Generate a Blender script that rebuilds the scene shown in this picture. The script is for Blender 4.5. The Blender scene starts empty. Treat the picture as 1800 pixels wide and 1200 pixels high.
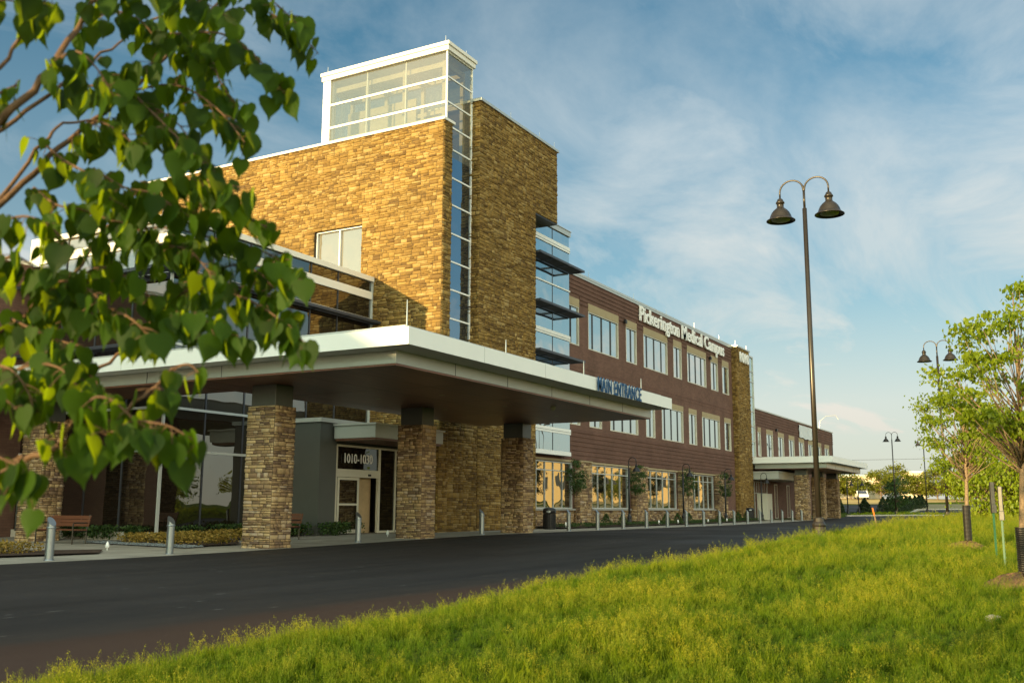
import bpy, math, random
import numpy as np
from mathutils import Vector, Matrix
from math import radians, sin, cos, tan, atan2, pi, sqrt, exp
random.seed(7); rng = np.random.default_rng(7)
scene = bpy.context.scene
COL = scene.collection

# ------------------------------------------------------------------ camera
F = 1750.0; PITCH = radians(9.5); YAW = radians(29.4); ROLL = 0.0045; CH = 1.2
_s, _c = sin(YAW), cos(YAW)
FWH = Vector((_c, _s, 0)); RT = Vector((_s, -_c, 0)); UP = Vector((0, 0, 1))
FW = FWH * cos(PITCH) + UP * sin(PITCH); U2 = -FWH * sin(PITCH) + UP * cos(PITCH)
CR = RT * cos(ROLL) + U2 * sin(ROLL); CU = -RT * sin(ROLL) + U2 * cos(ROLL)
cam = bpy.data.cameras.new('camera'); camo = bpy.data.objects.new('camera', cam); COL.objects.link(camo)
m3 = Matrix((CR, CU, -FW)).transposed().to_4x4(); m3.translation = Vector((0, 0, CH)); camo.matrix_world = m3
cam.lens = 35; cam.sensor_width = 36; cam.sensor_fit = 'HORIZONTAL'; cam.clip_end = 20000; cam.clip_start = 0.05
cam.dof.use_dof = True; cam.dof.focus_distance = 32; cam.dof.aperture_fstop = 5.0
scene.camera = camo

def rf(r, f, z=0.0):            # metres right / forward of the viewpoint -> world
    return Vector((_s * r + _c * f, -_c * r + _s * f, z))
def along(px, py, d):           # a point d metres forward along the sight line, used once to survey places
    v = FW + CR * ((px - 900) / F) - CU * ((py - 600) / F)
    return Vector((0, 0, CH)) + v * d

# ------------------------------------------------------------------ materials
def new_mat(name):
    m = bpy.data.materials.new(name); m.use_nodes = True
    nt = m.node_tree; nt.nodes.clear()
    out = nt.nodes.new('ShaderNodeOutputMaterial')
    return m, nt, out
def N(nt, t, **kw):
    n = nt.nodes.new(t)
    for k, v in kw.items():
        if k in ('inp',):
            for a, b in v.items(): n.inputs[a].default_value = b
        else: setattr(n, k, v)
    return n
def ramp(nt, stops, interp='LINEAR'):
    r = nt.nodes.new('ShaderNodeValToRGB'); cr = r.color_ramp; cr.interpolation = interp
    while len(cr.elements) < len(stops): cr.elements.new(0.5)
    for e, (p, c) in zip(cr.elements, stops): e.position = p; e.color = (*c, 1)
    return r
def mat(name, col, rough=0.6, metal=0.0, var=0.12, scale=3.0, bump=0.0, bscale=40.0, spec=0.5, stretch=(1, 1, 1), col2=None):
    m, nt, out = new_mat(name)
    tc = N(nt, 'ShaderNodeTexCoord'); mp = N(nt, 'ShaderNodeMapping'); mp.inputs['Scale'].default_value = stretch
    nt.links.new(tc.outputs['Object'], mp.inputs['Vector'])
    no = N(nt, 'ShaderNodeTexNoise', inp={'Scale': scale, 'Detail': 6.0, 'Roughness': 0.6})
    nt.links.new(mp.outputs[0], no.inputs['Vector'])
    lo = tuple(max(0, c * (1 - var)) for c in col); hi = tuple(c * (1 + var) for c in (col2 or col))
    r = ramp(nt, [(0.3, lo), (0.7, hi)]); nt.links.new(no.outputs['Fac'], r.inputs[0])
    b = N(nt, 'ShaderNodeBsdfPrincipled', inp={'Roughness': rough, 'Metallic': metal, 'Specular IOR Level': spec})
    nt.links.new(r.outputs[0], b.inputs['Base Color'])
    if bump > 0:
        n2 = N(nt, 'ShaderNodeTexNoise', inp={'Scale': bscale, 'Detail': 4.0}); nt.links.new(mp.outputs[0], n2.inputs['Vector'])
        bp = N(nt, 'ShaderNodeBump', inp={'Strength': bump, 'Distance': 0.02}); nt.links.new(n2.outputs['Fac'], bp.inputs['Height'])
        nt.links.new(bp.outputs[0], b.inputs['Normal'])
    nt.links.new(b.outputs[0], out.inputs[0])
    return m
def stone_mat(name, stops, rough=0.85):
    m, nt, out = new_mat(name)
    at = N(nt, 'ShaderNodeAttribute', attribute_name='rnd')
    tc = N(nt, 'ShaderNodeTexCoord')
    no = N(nt, 'ShaderNodeTexNoise', inp={'Scale': 9.0, 'Detail': 6.0, 'Roughness': 0.65}); nt.links.new(tc.outputs['Object'], no.inputs['Vector'])
    big = N(nt, 'ShaderNodeTexNoise', inp={'Scale': 0.35, 'Detail': 3.0}); nt.links.new(tc.outputs['Object'], big.inputs['Vector'])
    ma = N(nt, 'ShaderNodeMath', operation='MULTIPLY_ADD'); nt.links.new(no.outputs['Fac'], ma.inputs[0]); ma.inputs[1].default_value = 0.6
    ma2 = N(nt, 'ShaderNodeMath', operation='SUBTRACT'); nt.links.new(at.outputs['Fac'], ma2.inputs[0]); ma2.inputs[1].default_value = 0.275
    nt.links.new(ma2.outputs[0], ma.inputs[2])
    r = ramp(nt, stops); nt.links.new(ma.outputs[0], r.inputs[0])
    mx = N(nt, 'ShaderNodeMix', data_type='RGBA', blend_type='MULTIPLY'); mx.inputs[0].default_value = 0.55
    r2 = ramp(nt, [(0.3, (0.72, 0.72, 0.72)), (0.7, (1.2, 1.18, 1.12))]); nt.links.new(big.outputs['Fac'], r2.inputs[0])
    nt.links.new(r.outputs[0], mx.inputs[6]); nt.links.new(r2.outputs[0], mx.inputs[7])
    b = N(nt, 'ShaderNodeBsdfPrincipled', inp={'Roughness': rough, 'Specular IOR Level': 0.25})
    nt.links.new(mx.outputs[2], b.inputs['Base Color'])
    n2 = N(nt, 'ShaderNodeTexNoise', inp={'Scale': 28.0, 'Detail': 5.0}); nt.links.new(tc.outputs['Object'], n2.inputs['Vector'])
    bp = N(nt, 'ShaderNodeBump', inp={'Strength': 0.6, 'Distance': 0.02}); nt.links.new(n2.outputs['Fac'], bp.inputs['Height'])
    nt.links.new(bp.outputs[0], b.inputs['Normal']); nt.links.new(b.outputs[0], out.inputs[0])
    return m
def brick_mat(name, c1, c2, mortar):
    m, nt, out = new_mat(name)
    tc = N(nt, 'ShaderNodeTexCoord'); sp = N(nt, 'ShaderNodeSeparateXYZ'); nt.links.new(tc.outputs['Object'], sp.inputs[0])
    ad = N(nt, 'ShaderNodeMath', operation='ADD'); nt.links.new(sp.outputs[0], ad.inputs[0]); nt.links.new(sp.outputs[1], ad.inputs[1])
    cb = N(nt, 'ShaderNodeCombineXYZ'); nt.links.new(ad.outputs[0], cb.inputs[0]); nt.links.new(sp.outputs[2], cb.inputs[1])
    br = N(nt, 'ShaderNodeTexBrick', inp={'Scale': 1.0, 'Color1': (*c1, 1), 'Color2': (*c2, 1), 'Mortar': (*mortar, 1), 'Mortar Size': 0.008, 'Brick Width': 0.30, 'Row Height': 0.10, 'Mortar Smooth': 0.3, 'Bias': 0.0})
    nt.links.new(cb.outputs[0], br.inputs['Vector'])
    no = N(nt, 'ShaderNodeTexNoise', inp={'Scale': 0.8, 'Detail': 5.0}); nt.links.new(tc.outputs['Object'], no.inputs['Vector'])
    r2 = ramp(nt, [(0.3, (0.82, 0.82, 0.82)), (0.7, (1.12, 1.12, 1.12))]); nt.links.new(no.outputs['Fac'], r2.inputs[0])
    mx = N(nt, 'ShaderNodeMix', data_type='RGBA', blend_type='MULTIPLY'); mx.inputs[0].default_value = 1
    nt.links.new(br.outputs['Color'], mx.inputs[6]); nt.links.new(r2.outputs[0], mx.inputs[7])
    b = N(nt, 'ShaderNodeBsdfPrincipled', inp={'Roughness': 0.85, 'Specular IOR Level': 0.25})
    nt.links.new(mx.outputs[2], b.inputs['Base Color'])
    bp = N(nt, 'ShaderNodeBump', inp={'Strength': 0.5, 'Distance': 0.01}); bp.invert = True
    nt.links.new(br.outputs['Fac'], bp.inputs['Height']); nt.links.new(bp.outputs[0], b.inputs['Normal'])
    nt.links.new(b.outputs[0], out.inputs[0])
    return m
def glass_mat(name, inner, tint, lo, hi, power=0.5, wav=0.015):
    m, nt, out = new_mat(name)
    tc = N(nt, 'ShaderNodeTexCoord')
    no = N(nt, 'ShaderNodeTexNoise', inp={'Scale': 0.7, 'Detail': 1.0}); nt.links.new(tc.outputs['Object'], no.inputs['Vector'])
    bp = N(nt, 'ShaderNodeBump', inp={'Strength': wav, 'Distance': 1.0}); nt.links.new(no.outputs['Fac'], bp.inputs['Height'])
    d = N(nt, 'ShaderNodeBsdfDiffuse'); d.inputs['Color'].default_value = (*inner, 1)
    g = N(nt, 'ShaderNodeBsdfGlossy', inp={'Roughness': 0.01}); g.inputs['Color'].default_value = (*tint, 1)
    nt.links.new(bp.outputs[0], g.inputs['Normal'])
    lw = N(nt, 'ShaderNodeLayerWeight', inp={'Blend': power})
    mr = N(nt, 'ShaderNodeMapRange', inp={'From Min': 0.0, 'From Max': 1.0, 'To Min': lo, 'To Max': hi}); nt.links.new(lw.outputs['Facing'], mr.inputs[0])
    mx = N(nt, 'ShaderNodeMixShader'); nt.links.new(mr.outputs[0], mx.inputs[0]); nt.links.new(d.outputs[0], mx.inputs[1]); nt.links.new(g.outputs[0], mx.inputs[2])
    nt.links.new(mx.outputs[0], out.inputs[0])
    return m
def clear_glass(name, tcol, gl, hi):
    m, nt, out = new_mat(name)
    t = N(nt, 'ShaderNodeBsdfTransparent'); t.inputs['Color'].default_value = (*tcol, 1)
    g = N(nt, 'ShaderNodeBsdfGlossy', inp={'Roughness': 0.01}); g.inputs['Color'].default_value = (0.9, 0.95, 1, 1)
    lw = N(nt, 'ShaderNodeLayerWeight', inp={'Blend': 0.5})
    mr = N(nt, 'ShaderNodeMapRange', inp={'To Min': gl, 'To Max': hi}); nt.links.new(lw.outputs['Facing'], mr.inputs[0])
    mx = N(nt, 'ShaderNodeMixShader'); nt.links.new(mr.outputs[0], mx.inputs[0]); nt.links.new(t.outputs[0], mx.inputs[1]); nt.links.new(g.outputs[0], mx.inputs[2])
    du = N(nt, 'ShaderNodeBsdfDiffuse'); du.inputs['Color'].default_value = (0.30, 0.31, 0.28, 1)
    m2 = N(nt, 'ShaderNodeMixShader'); m2.inputs[0].default_value = 0.26; nt.links.new(mx.outputs[0], m2.inputs[1]); nt.links.new(du.outputs[0], m2.inputs[2])
    nt.links.new(m2.outputs[0], out.inputs[0])
    return m
def leaf_mat(name, dark, light, trans, tw=0.4, rough=0.45, spec=0.3):
    m, nt, out = new_mat(name)
    at = N(nt, 'ShaderNodeAttribute', attribute_name='rnd')
    r = ramp(nt, [(0.0, dark), (1.0, light)]); nt.links.new(at.outputs['Fac'], r.inputs[0])
    b = N(nt, 'ShaderNodeBsdfPrincipled', inp={'Roughness': rough, 'Specular IOR Level': spec}); nt.links.new(r.outputs[0], b.inputs['Base Color'])
    t = N(nt, 'ShaderNodeBsdfTranslucent')
    mm = N(nt, 'ShaderNodeMix', data_type='RGBA', blend_type='MULTIPLY'); mm.inputs[0].default_value = 1
    r3 = ramp(nt, [(0.0, tuple(x * 0.8 for x in trans)), (1.0, tuple(min(1, x * 1.25) for x in trans))]); nt.links.new(at.outputs['Fac'], r3.inputs[0])
    nt.links.new(r3.outputs[0], t.inputs['Color'])
    mx = N(nt, 'ShaderNodeMixShader'); mx.inputs[0].default_value = tw
    nt.links.new(b.outputs[0], mx.inputs[1]); nt.links.new(t.outputs[0], mx.inputs[2]); nt.links.new(mx.outputs[0], out.inputs[0])
    return m

STONE = [(0.0, (0.115, 0.068, 0.023)), (0.25, (0.188, 0.114, 0.033)), (0.5, (0.236, 0.147, 0.041)), (0.78, (0.278, 0.180, 0.053)), (1.0, (0.34, 0.24, 0.095))]
M = {}
M['stone'] = stone_mat('ledgestone', STONE)
M['stone_pillar'] = stone_mat('pillar_ledgestone', [(0.0, (0.14, 0.092, 0.068)), (0.3, (0.25, 0.165, 0.095)), (0.6, (0.38, 0.262, 0.135)), (0.85, (0.48, 0.35, 0.19)), (1.0, (0.40, 0.31, 0.23))])
M['mortar'] = mat('mortar', (0.05, 0.035, 0.02), 0.95)
M['brick'] = brick_mat('brown_brick', (0.140, 0.077, 0.057), (0.178, 0.098, 0.073), (0.118, 0.070, 0.053))
M['brick_dark'] = brick_mat('ribbed_brick', (0.130, 0.068, 0.051), (0.160, 0.086, 0.065), (0.105, 0.062, 0.048))
M['beige'] = mat('beige_lintel', (0.36, 0.29, 0.17), 0.8, var=0.08)
M['frame'] = mat('cream_frame', (0.62, 0.60, 0.50), 0.45, var=0.03)
M['mullion'] = mat('mullion_metal', (0.50, 0.53, 0.52), 0.4, metal=0.2, var=0.04)
M['dark_metal'] = mat('dark_metal', (0.055, 0.06, 0.075), 0.45, metal=0.3)
M['white'] = mat('white_panel', (0.80, 0.82, 0.80), 0.5, var=0.03, scale=0.6)
M['cream_white'] = mat('warm_white_panel', (0.80, 0.76, 0.68), 0.5, var=0.03)
M['silver'] = mat('silver_panel', (0.42, 0.44, 0.41), 0.4, metal=0.35, var=0.05, scale=1.0)
M['grey_panel'] = mat('grey_panel', (0.085, 0.090, 0.082), 0.45, metal=0.2, var=0.06, scale=1.0)
M['coping'] = mat('coping_metal', (0.50, 0.51, 0.48), 0.35, metal=0.4, var=0.04)
M['steel'] = mat('brushed_steel', (0.27, 0.30, 0.32), 0.36, metal=0.8, var=0.08, scale=8, stretch=(1, 1, 0.15))
M['soffit'] = mat('wood_soffit', (0.17, 0.075, 0.046), 0.38, var=0.3, scale=1.6, stretch=(0.3, 6, 1))
M['bronze'] = mat('bronze_paint', (0.042, 0.035, 0.028), 0.30, metal=0.5, var=0.1)
M['black'] = mat('black_paint', (0.012, 0.013, 0.016), 0.4, metal=0.2)
M['lens'] = mat('lamp_lens', (0.35, 0.36, 0.25), 0.4)
M['blue'] = mat('blue_letter', (0.0, 0.055, 0.16), 0.6, var=0.02)
M['letter'] = mat('white_letter', (0.86, 0.86, 0.84), 0.5, var=0.02)
M['glass'] = glass_mat('window_glass', (0.02, 0.022, 0.025), (0.88, 0.93, 0.90), 0.35, 0.95)
M['glass_dark'] = glass_mat('dark_storefront_glass', (0.012, 0.009, 0.007), (0.80, 0.85, 0.86), 0.10, 0.62)
M['glass_pav'] = glass_mat('pavilion_glass', (0.014, 0.010, 0.007), (0.80, 0.85, 0.86), 0.05, 0.42)
M['glass_number'] = glass_mat('dark_transom_glass', (0.008, 0.007, 0.006), (0.80, 0.85, 0.86), 0.03, 0.20)
M['glass_strip'] = glass_mat('strip_glass', (0.02, 0.025, 0.035), (0.66, 0.80, 0.92), 0.22, 0.62)
M['glass_bay'] = glass_mat('bay_glass', (0.03, 0.035, 0.04), (0.80, 0.92, 0.93), 0.35, 0.85)
M['glass_front'] = glass_mat('sunlit_glass', (0.17, 0.155, 0.12), (0.75, 0.8, 0.82), 0.12, 0.6)
M['lantern_glass'] = clear_glass('lantern_glass', (0.60, 0.61, 0.54), 0.06, 0.45)
M['interior'] = mat('interior_cream', (0.50, 0.44, 0.32), 0.8)
M['interior_dark'] = mat('interior_dark', (0.16, 0.12, 0.08), 0.8)
M['door_tan'] = mat('door_tan', (0.50, 0.37, 0.21), 0.7)
M['bark'] = mat('bark', (0.17, 0.12, 0.075), 0.9, var=0.35, scale=30, bump=0.6, bscale=90)
M['bark_light'] = mat('pale_bark', (0.21, 0.145, 0.085), 0.9, var=0.4, scale=45, bump=0.6, bscale=80)
M['twig'] = mat('twig_bark', (0.105, 0.055, 0.026), 0.8, var=0.35, scale=25, bump=0.4)
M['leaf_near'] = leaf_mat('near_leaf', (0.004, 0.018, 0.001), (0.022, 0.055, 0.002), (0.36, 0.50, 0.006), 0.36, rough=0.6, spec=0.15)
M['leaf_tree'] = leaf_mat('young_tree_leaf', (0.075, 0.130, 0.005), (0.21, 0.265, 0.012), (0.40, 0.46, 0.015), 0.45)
M['leaf_bright'] = leaf_mat('bright_leaf', (0.10, 0.16, 0.006), (0.24, 0.30, 0.012), (0.40, 0.45, 0.015), 0.45)
M['leaf_far'] = leaf_mat('far_leaf', (0.060, 0.080, 0.006), (0.17, 0.18, 0.014), (0.26, 0.26, 0.015), 0.35)
M['leaf_dark'] = leaf_mat('dark_leaf', (0.018, 0.045, 0.012), (0.06, 0.11, 0.025), (0.10, 0.16, 0.02), 0.25)
M['leaf_hedge'] = leaf_mat('evergreen', (0.012, 0.030, 0.010), (0.04, 0.065, 0.018), (0.05, 0.07, 0.02), 0.15)
M['leaf_yellow'] = leaf_mat('golden_leaf', (0.17, 0.13, 0.02), (0.42, 0.27, 0.06), (0.3, 0.25, 0.04), 0.3)
M['grass_blade'] = None
M['mulch'] = mat('mulch', (0.050, 0.026, 0.014), 0.95, var=0.5, scale=30, bump=1.0, bscale=60)
M['straw_mulch'] = mat('straw_mulch', (0.17, 0.095, 0.040), 0.95, var=0.5, scale=40, bump=1.0, bscale=70)
M['gravel'] = mat('river_gravel', (0.16, 0.18, 0.19), 0.8, var=0.6, scale=22, bump=1.0, bscale=24)
M['field'] = mat('straw_field', (0.40, 0.25, 0.07), 0.95, var=0.3, scale=0.25, col2=(0.40, 0.30, 0.10))
M['soil'] = mat('bare_soil', (0.27, 0.20, 0.10), 0.95, var=0.3, scale=0.4, col2=(0.22, 0.20, 0.08))
M['wood'] = mat('bench_wood', (0.13, 0.045, 0.018), 0.6, var=0.3, scale=6, stretch=(0.3, 3, 8))
M['rubber'] = mat('black_corrugated', (0.02, 0.018, 0.015), 0.5)
M['green_metal'] = mat('green_post', (0.02, 0.10, 0.045), 0.5, var=0.2)
M['galv'] = mat('galvanised', (0.075, 0.075, 0.07), 0.45, metal=0.5, var=0.25, scale=25)
M['orange'] = mat('orange_marker', (0.62, 0.16, 0.02), 0.6)
M['cream_bld'] = mat('cream_building', (0.62, 0.50, 0.33), 0.8, var=0.05)
M['tan_bld'] = mat('golden_tan_wall', (0.55, 0.38, 0.18), 0.8, var=0.06)
M['red'] = mat('red_paint', (0.55, 0.05, 0.03), 0.5)
M['sill'] = mat('stone_sill', (0.30, 0.29, 0.26), 0.8)
M['cloth'] = mat('white_cloth', (0.62, 0.66, 0.68), 0.8, var=0.08, scale=1.2, bump=0.6, bscale=2.0)
M['rock'] = mat('pale_rock', (0.25, 0.23, 0.19), 0.9, var=0.2, scale=20, bump=0.8)
M['car'] = mat('car_paint', (0.75, 0.74, 0.72), 0.25, var=0.02)
M['kerb'] = mat('concrete_kerb', (0.42, 0.39, 0.33), 0.9, var=0.12, scale=3)

def asphalt():
    m, nt, out = new_mat('asphalt')
    tc = N(nt, 'ShaderNodeTexCoord')
    n1 = N(nt, 'ShaderNodeTexNoise', inp={'Scale': 220.0, 'Detail': 2.0}); nt.links.new(tc.outputs['Object'], n1.inputs['Vector'])
    mp = N(nt, 'ShaderNodeMapping'); mp.inputs['Scale'].default_value = (0.08, 1.1, 1); nt.links.new(tc.outputs['Object'], mp.inputs[0])
    n2 = N(nt, 'ShaderNodeTexNoise', inp={'Scale': 1.0, 'Detail': 6.0, 'Roughness': 0.6}); nt.links.new(mp.outputs[0], n2.inputs['Vector'])
    n3 = N(nt, 'ShaderNodeTexNoise', inp={'Scale': 0.25, 'Detail': 4.0}); nt.links.new(tc.outputs['Object'], n3.inputs['Vector'])
    a = ramp(nt, [(0.3, (0.018, 0.0155, 0.0140)), (0.75, (0.038, 0.033, 0.030))]); nt.links.new(n1.outputs['Fac'], a.inputs[0])
    b_ = ramp(nt, [(0.3, (0.66, 0.64, 0.62)), (0.7, (1.35, 1.35, 1.35))]); nt.links.new(n2.outputs['Fac'], b_.inputs[0])
    mx = N(nt, 'ShaderNodeMix', data_type='RGBA', blend_type='MULTIPLY'); mx.inputs[0].default_value = 1
    nt.links.new(a.outputs[0], mx.inputs[6]); nt.links.new(b_.outputs[0], mx.inputs[7])
    # dusty scuffs
    mp2 = N(nt, 'ShaderNodeMapping'); mp2.inputs['Scale'].default_value = (0.9, 5.0, 1); nt.links.new(tc.outputs['Object'], mp2.inputs[0])
    n4 = N(nt, 'ShaderNodeTexNoise', inp={'Scale': 0.8, 'Detail': 8.0, 'Roughness': 0.7}); nt.links.new(mp2.outputs[0], n4.inputs['Vector'])
    sc = ramp(nt, [(0.60, (0, 0, 0)), (0.74, (0.55, 0.55, 0.55))]); nt.links.new(n4.outputs['Fac'], sc.inputs[0])
    mx2 = N(nt, 'ShaderNodeMix', data_type='RGBA'); nt.links.new(sc.outputs[0], mx2.inputs[0]); nt.links.new(mx.outputs[2], mx2.inputs[6]); mx2.inputs[7].default_value = (0.11, 0.085, 0.06, 1)
    mp4 = N(nt, 'ShaderNodeMapping'); mp4.inputs['Scale'].default_value = (0.7, 2.6, 1); nt.links.new(tc.outputs['Object'], mp4.inputs[0])
    vo = N(nt, 'ShaderNodeTexVoronoi', inp={'Scale': 1.0, 'Randomness': 1.0}); nt.links.new(mp4.outputs[0], vo.inputs['Vector'])
    n6 = N(nt, 'ShaderNodeTexNoise', inp={'Scale': 9.0, 'Detail': 4.0}); nt.links.new(tc.outputs['Object'], n6.inputs['Vector'])
    sb = N(nt, 'ShaderNodeMath', operation='MULTIPLY_ADD'); nt.links.new(n6.outputs['Fac'], sb.inputs[0]); sb.inputs[1].default_value = 0.16; nt.links.new(vo.outputs['Distance'], sb.inputs[2])
    rf_ = ramp(nt, [(0.11, (0.55, 0.55, 0.55)), (0.155, (0, 0, 0))]); nt.links.new(sb.outputs[0], rf_.inputs[0])
    mx3 = N(nt, 'ShaderNodeMix', data_type='RGBA'); nt.links.new(rf_.outputs[0], mx3.inputs[0]); nt.links.new(mx2.outputs[2], mx3.inputs[6]); mx3.inputs[7].default_value = (0.26, 0.25, 0.23, 1)
    p = N(nt, 'ShaderNodeBsdfPrincipled', inp={'Roughness': 0.72, 'Specular IOR Level': 0.2}); 
    # reddish sunlit strip by the near lawn edge, painted into the asphalt colour
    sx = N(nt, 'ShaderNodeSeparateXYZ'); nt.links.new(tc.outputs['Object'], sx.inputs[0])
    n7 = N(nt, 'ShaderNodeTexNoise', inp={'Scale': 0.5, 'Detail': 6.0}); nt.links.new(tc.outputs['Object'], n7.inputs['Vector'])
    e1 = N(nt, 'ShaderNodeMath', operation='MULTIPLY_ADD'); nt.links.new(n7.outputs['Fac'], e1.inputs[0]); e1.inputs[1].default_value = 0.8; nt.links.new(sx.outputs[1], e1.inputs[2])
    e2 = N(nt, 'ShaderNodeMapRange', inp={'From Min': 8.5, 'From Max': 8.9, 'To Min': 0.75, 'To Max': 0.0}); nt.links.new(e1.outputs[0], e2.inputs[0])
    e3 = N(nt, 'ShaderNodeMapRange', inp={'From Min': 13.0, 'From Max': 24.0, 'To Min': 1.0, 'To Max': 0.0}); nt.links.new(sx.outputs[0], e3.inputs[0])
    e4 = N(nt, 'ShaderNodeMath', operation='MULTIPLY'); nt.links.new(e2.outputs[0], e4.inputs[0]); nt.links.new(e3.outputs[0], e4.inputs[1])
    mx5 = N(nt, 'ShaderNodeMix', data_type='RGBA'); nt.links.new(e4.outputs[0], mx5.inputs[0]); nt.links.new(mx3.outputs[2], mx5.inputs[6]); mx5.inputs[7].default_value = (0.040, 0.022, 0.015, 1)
    nt.links.new(mx5.outputs[2], p.inputs['Base Color'])
    rr = ramp(nt, [(0.35, (0.62, 0.62, 0.62)), (0.7, (0.85, 0.85, 0.85))]); nt.links.new(n3.outputs['Fac'], rr.inputs[0]); nt.links.new(rr.outputs[0], p.inputs['Roughness'])
    bp = N(nt, 'ShaderNodeBump', inp={'Strength': 0.5, 'Distance': 0.006}); nt.links.new(n1.outputs['Fac'], bp.inputs['Height']); nt.links.new(bp.outputs[0], p.inputs['Normal'])
    nt.links.new(p.outputs[0], out.inputs[0]); return m
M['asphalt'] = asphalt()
def concrete():
    m, nt, out = new_mat('pavement_concrete')
    tc = N(nt, 'ShaderNodeTexCoord')
    n1 = N(nt, 'ShaderNodeTexNoise', inp={'Scale': 1.2, 'Detail': 7.0}); nt.links.new(tc.outputs['Object'], n1.inputs['Vector'])
    a = ramp(nt, [(0.3, (0.27, 0.25, 0.205)), (0.7, (0.39, 0.365, 0.30))]); nt.links.new(n1.outputs['Fac'], a.inputs[0])
    br = N(nt, 'ShaderNodeTexBrick', offset=0.0, inp={'Scale': 1.0, 'Color1': (1, 1, 1, 1), 'Color2': (0.93, 0.93, 0.93, 1), 'Mortar': (0.45, 0.43, 0.4, 1), 'Mortar Size': 0.012, 'Brick Width': 1.55, 'Row Height': 1.55})
    nt.links.new(tc.outputs['Object'], br.inputs['Vector'])
    mx = N(nt, 'ShaderNodeMix', data_type='RGBA', blend_type='MULTIPLY'); mx.inputs[0].default_value = 1
    nt.links.new(a.outputs[0], mx.inputs[6]); nt.links.new(br.outputs['Color'], mx.inputs[7])
    p = N(nt, 'ShaderNodeBsdfPrincipled', inp={'Roughness': 0.9, 'Specular IOR Level': 0.2}); nt.links.new(mx.outputs[2], p.inputs['Base Color'])
    nt.links.new(p.outputs[0], out.inputs[0]); return m
M['concrete'] = concrete()
def turf_mat():
    m, nt, out = new_mat('turf')
    tc = N(nt, 'ShaderNodeTexCoord')
    n1 = N(nt, 'ShaderNodeTexNoise', inp={'Scale': 2.0, 'Detail': 8.0, 'Roughness': 0.7}); nt.links.new(tc.outputs['Object'], n1.inputs['Vector'])
    a = ramp(nt, [(0.3, (0.030, 0.055, 0.004)), (0.55, (0.065, 0.10, 0.006)), (0.75, (0.11, 0.13, 0.012))]); nt.links.new(n1.outputs['Fac'], a.inputs[0])
    p = N(nt, 'ShaderNodeBsdfPrincipled', inp={'Roughness': 0.95, 'Specular IOR Level': 0.1}); nt.links.new(a.outputs[0], p.inputs['Base Color'])
    n2 = N(nt, 'ShaderNodeTexNoise', inp={'Scale': 12.0, 'Detail': 6.0}); nt.links.new(tc.outputs['Object'], n2.inputs['Vector'])
    bp = N(nt, 'ShaderNodeBump', inp={'Strength': 1.0, 'Distance': 0.12}); nt.links.new(n2.outputs['Fac'], bp.inputs['Height']); nt.links.new(bp.outputs[0], p.inputs['Normal'])
    nt.links.new(p.outputs[0], out.inputs[0]); return m
M['turf'] = turf_mat()
def blade_mat(name, base, mid, tip, trans, tw):
    m, nt, out = new_mat(name)
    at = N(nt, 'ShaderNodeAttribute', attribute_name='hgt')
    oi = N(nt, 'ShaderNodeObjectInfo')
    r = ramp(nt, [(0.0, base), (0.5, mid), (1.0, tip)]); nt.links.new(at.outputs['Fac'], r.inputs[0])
    r2 = ramp(nt, [(0.0, (0.70, 0.80, 0.8)), (1.0, (1.30, 1.15, 1.1))]); nt.links.new(oi.outputs['Random'], r2.inputs[0])
    geo = N(nt, 'ShaderNodeNewGeometry')
    nb = N(nt, 'ShaderNodeTexNoise', inp={'Scale': 0.9, 'Detail': 3.0}); nt.links.new(geo.outputs['Position'], nb.inputs['Vector'])
    r4 = ramp(nt, [(0.35, (0.60, 0.78, 0.8)), (0.62, (1.28, 1.14, 1.1))]); nt.links.new(nb.outputs['Fac'], r4.inputs[0])
    mx = N(nt, 'ShaderNodeMix', data_type='RGBA', blend_type='MULTIPLY'); mx.inputs[0].default_value = 1
    nt.links.new(r.outputs[0], mx.inputs[6]); nt.links.new(r2.outputs[0], mx.inputs[7])
    mxb = N(nt, 'ShaderNodeMix', data_type='RGBA', blend_type='MULTIPLY'); mxb.inputs[0].default_value = 1
    nt.links.new(mx.outputs[2], mxb.inputs[6]); nt.links.new(r4.outputs[0], mxb.inputs[7])
    b = N(nt, 'ShaderNodeBsdfPrincipled', inp={'Roughness': 0.6, 'Specular IOR Level': 0.2}); nt.links.new(mxb.outputs[2], b.inputs['Base Color'])
    t = N(nt, 'ShaderNodeBsdfTranslucent'); t.inputs['Color'].default_value = (*trans, 1)
    ms = N(nt, 'ShaderNodeMixShader'); ms.inputs[0].default_value = tw
    nt.links.new(b.outputs[0], ms.inputs[1]); nt.links.new(t.outputs[0], ms.inputs[2]); nt.links.new(ms.outputs[0], out.inputs[0])
    return m
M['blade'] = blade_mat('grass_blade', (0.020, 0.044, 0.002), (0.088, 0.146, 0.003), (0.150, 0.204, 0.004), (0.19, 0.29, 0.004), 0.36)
M['seed'] = blade_mat('grass_seed', (0.05, 0.08, 0.003), (0.12, 0.165, 0.006), (0.19, 0.22, 0.015), (0.24, 0.28, 0.012), 0.35)

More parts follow.
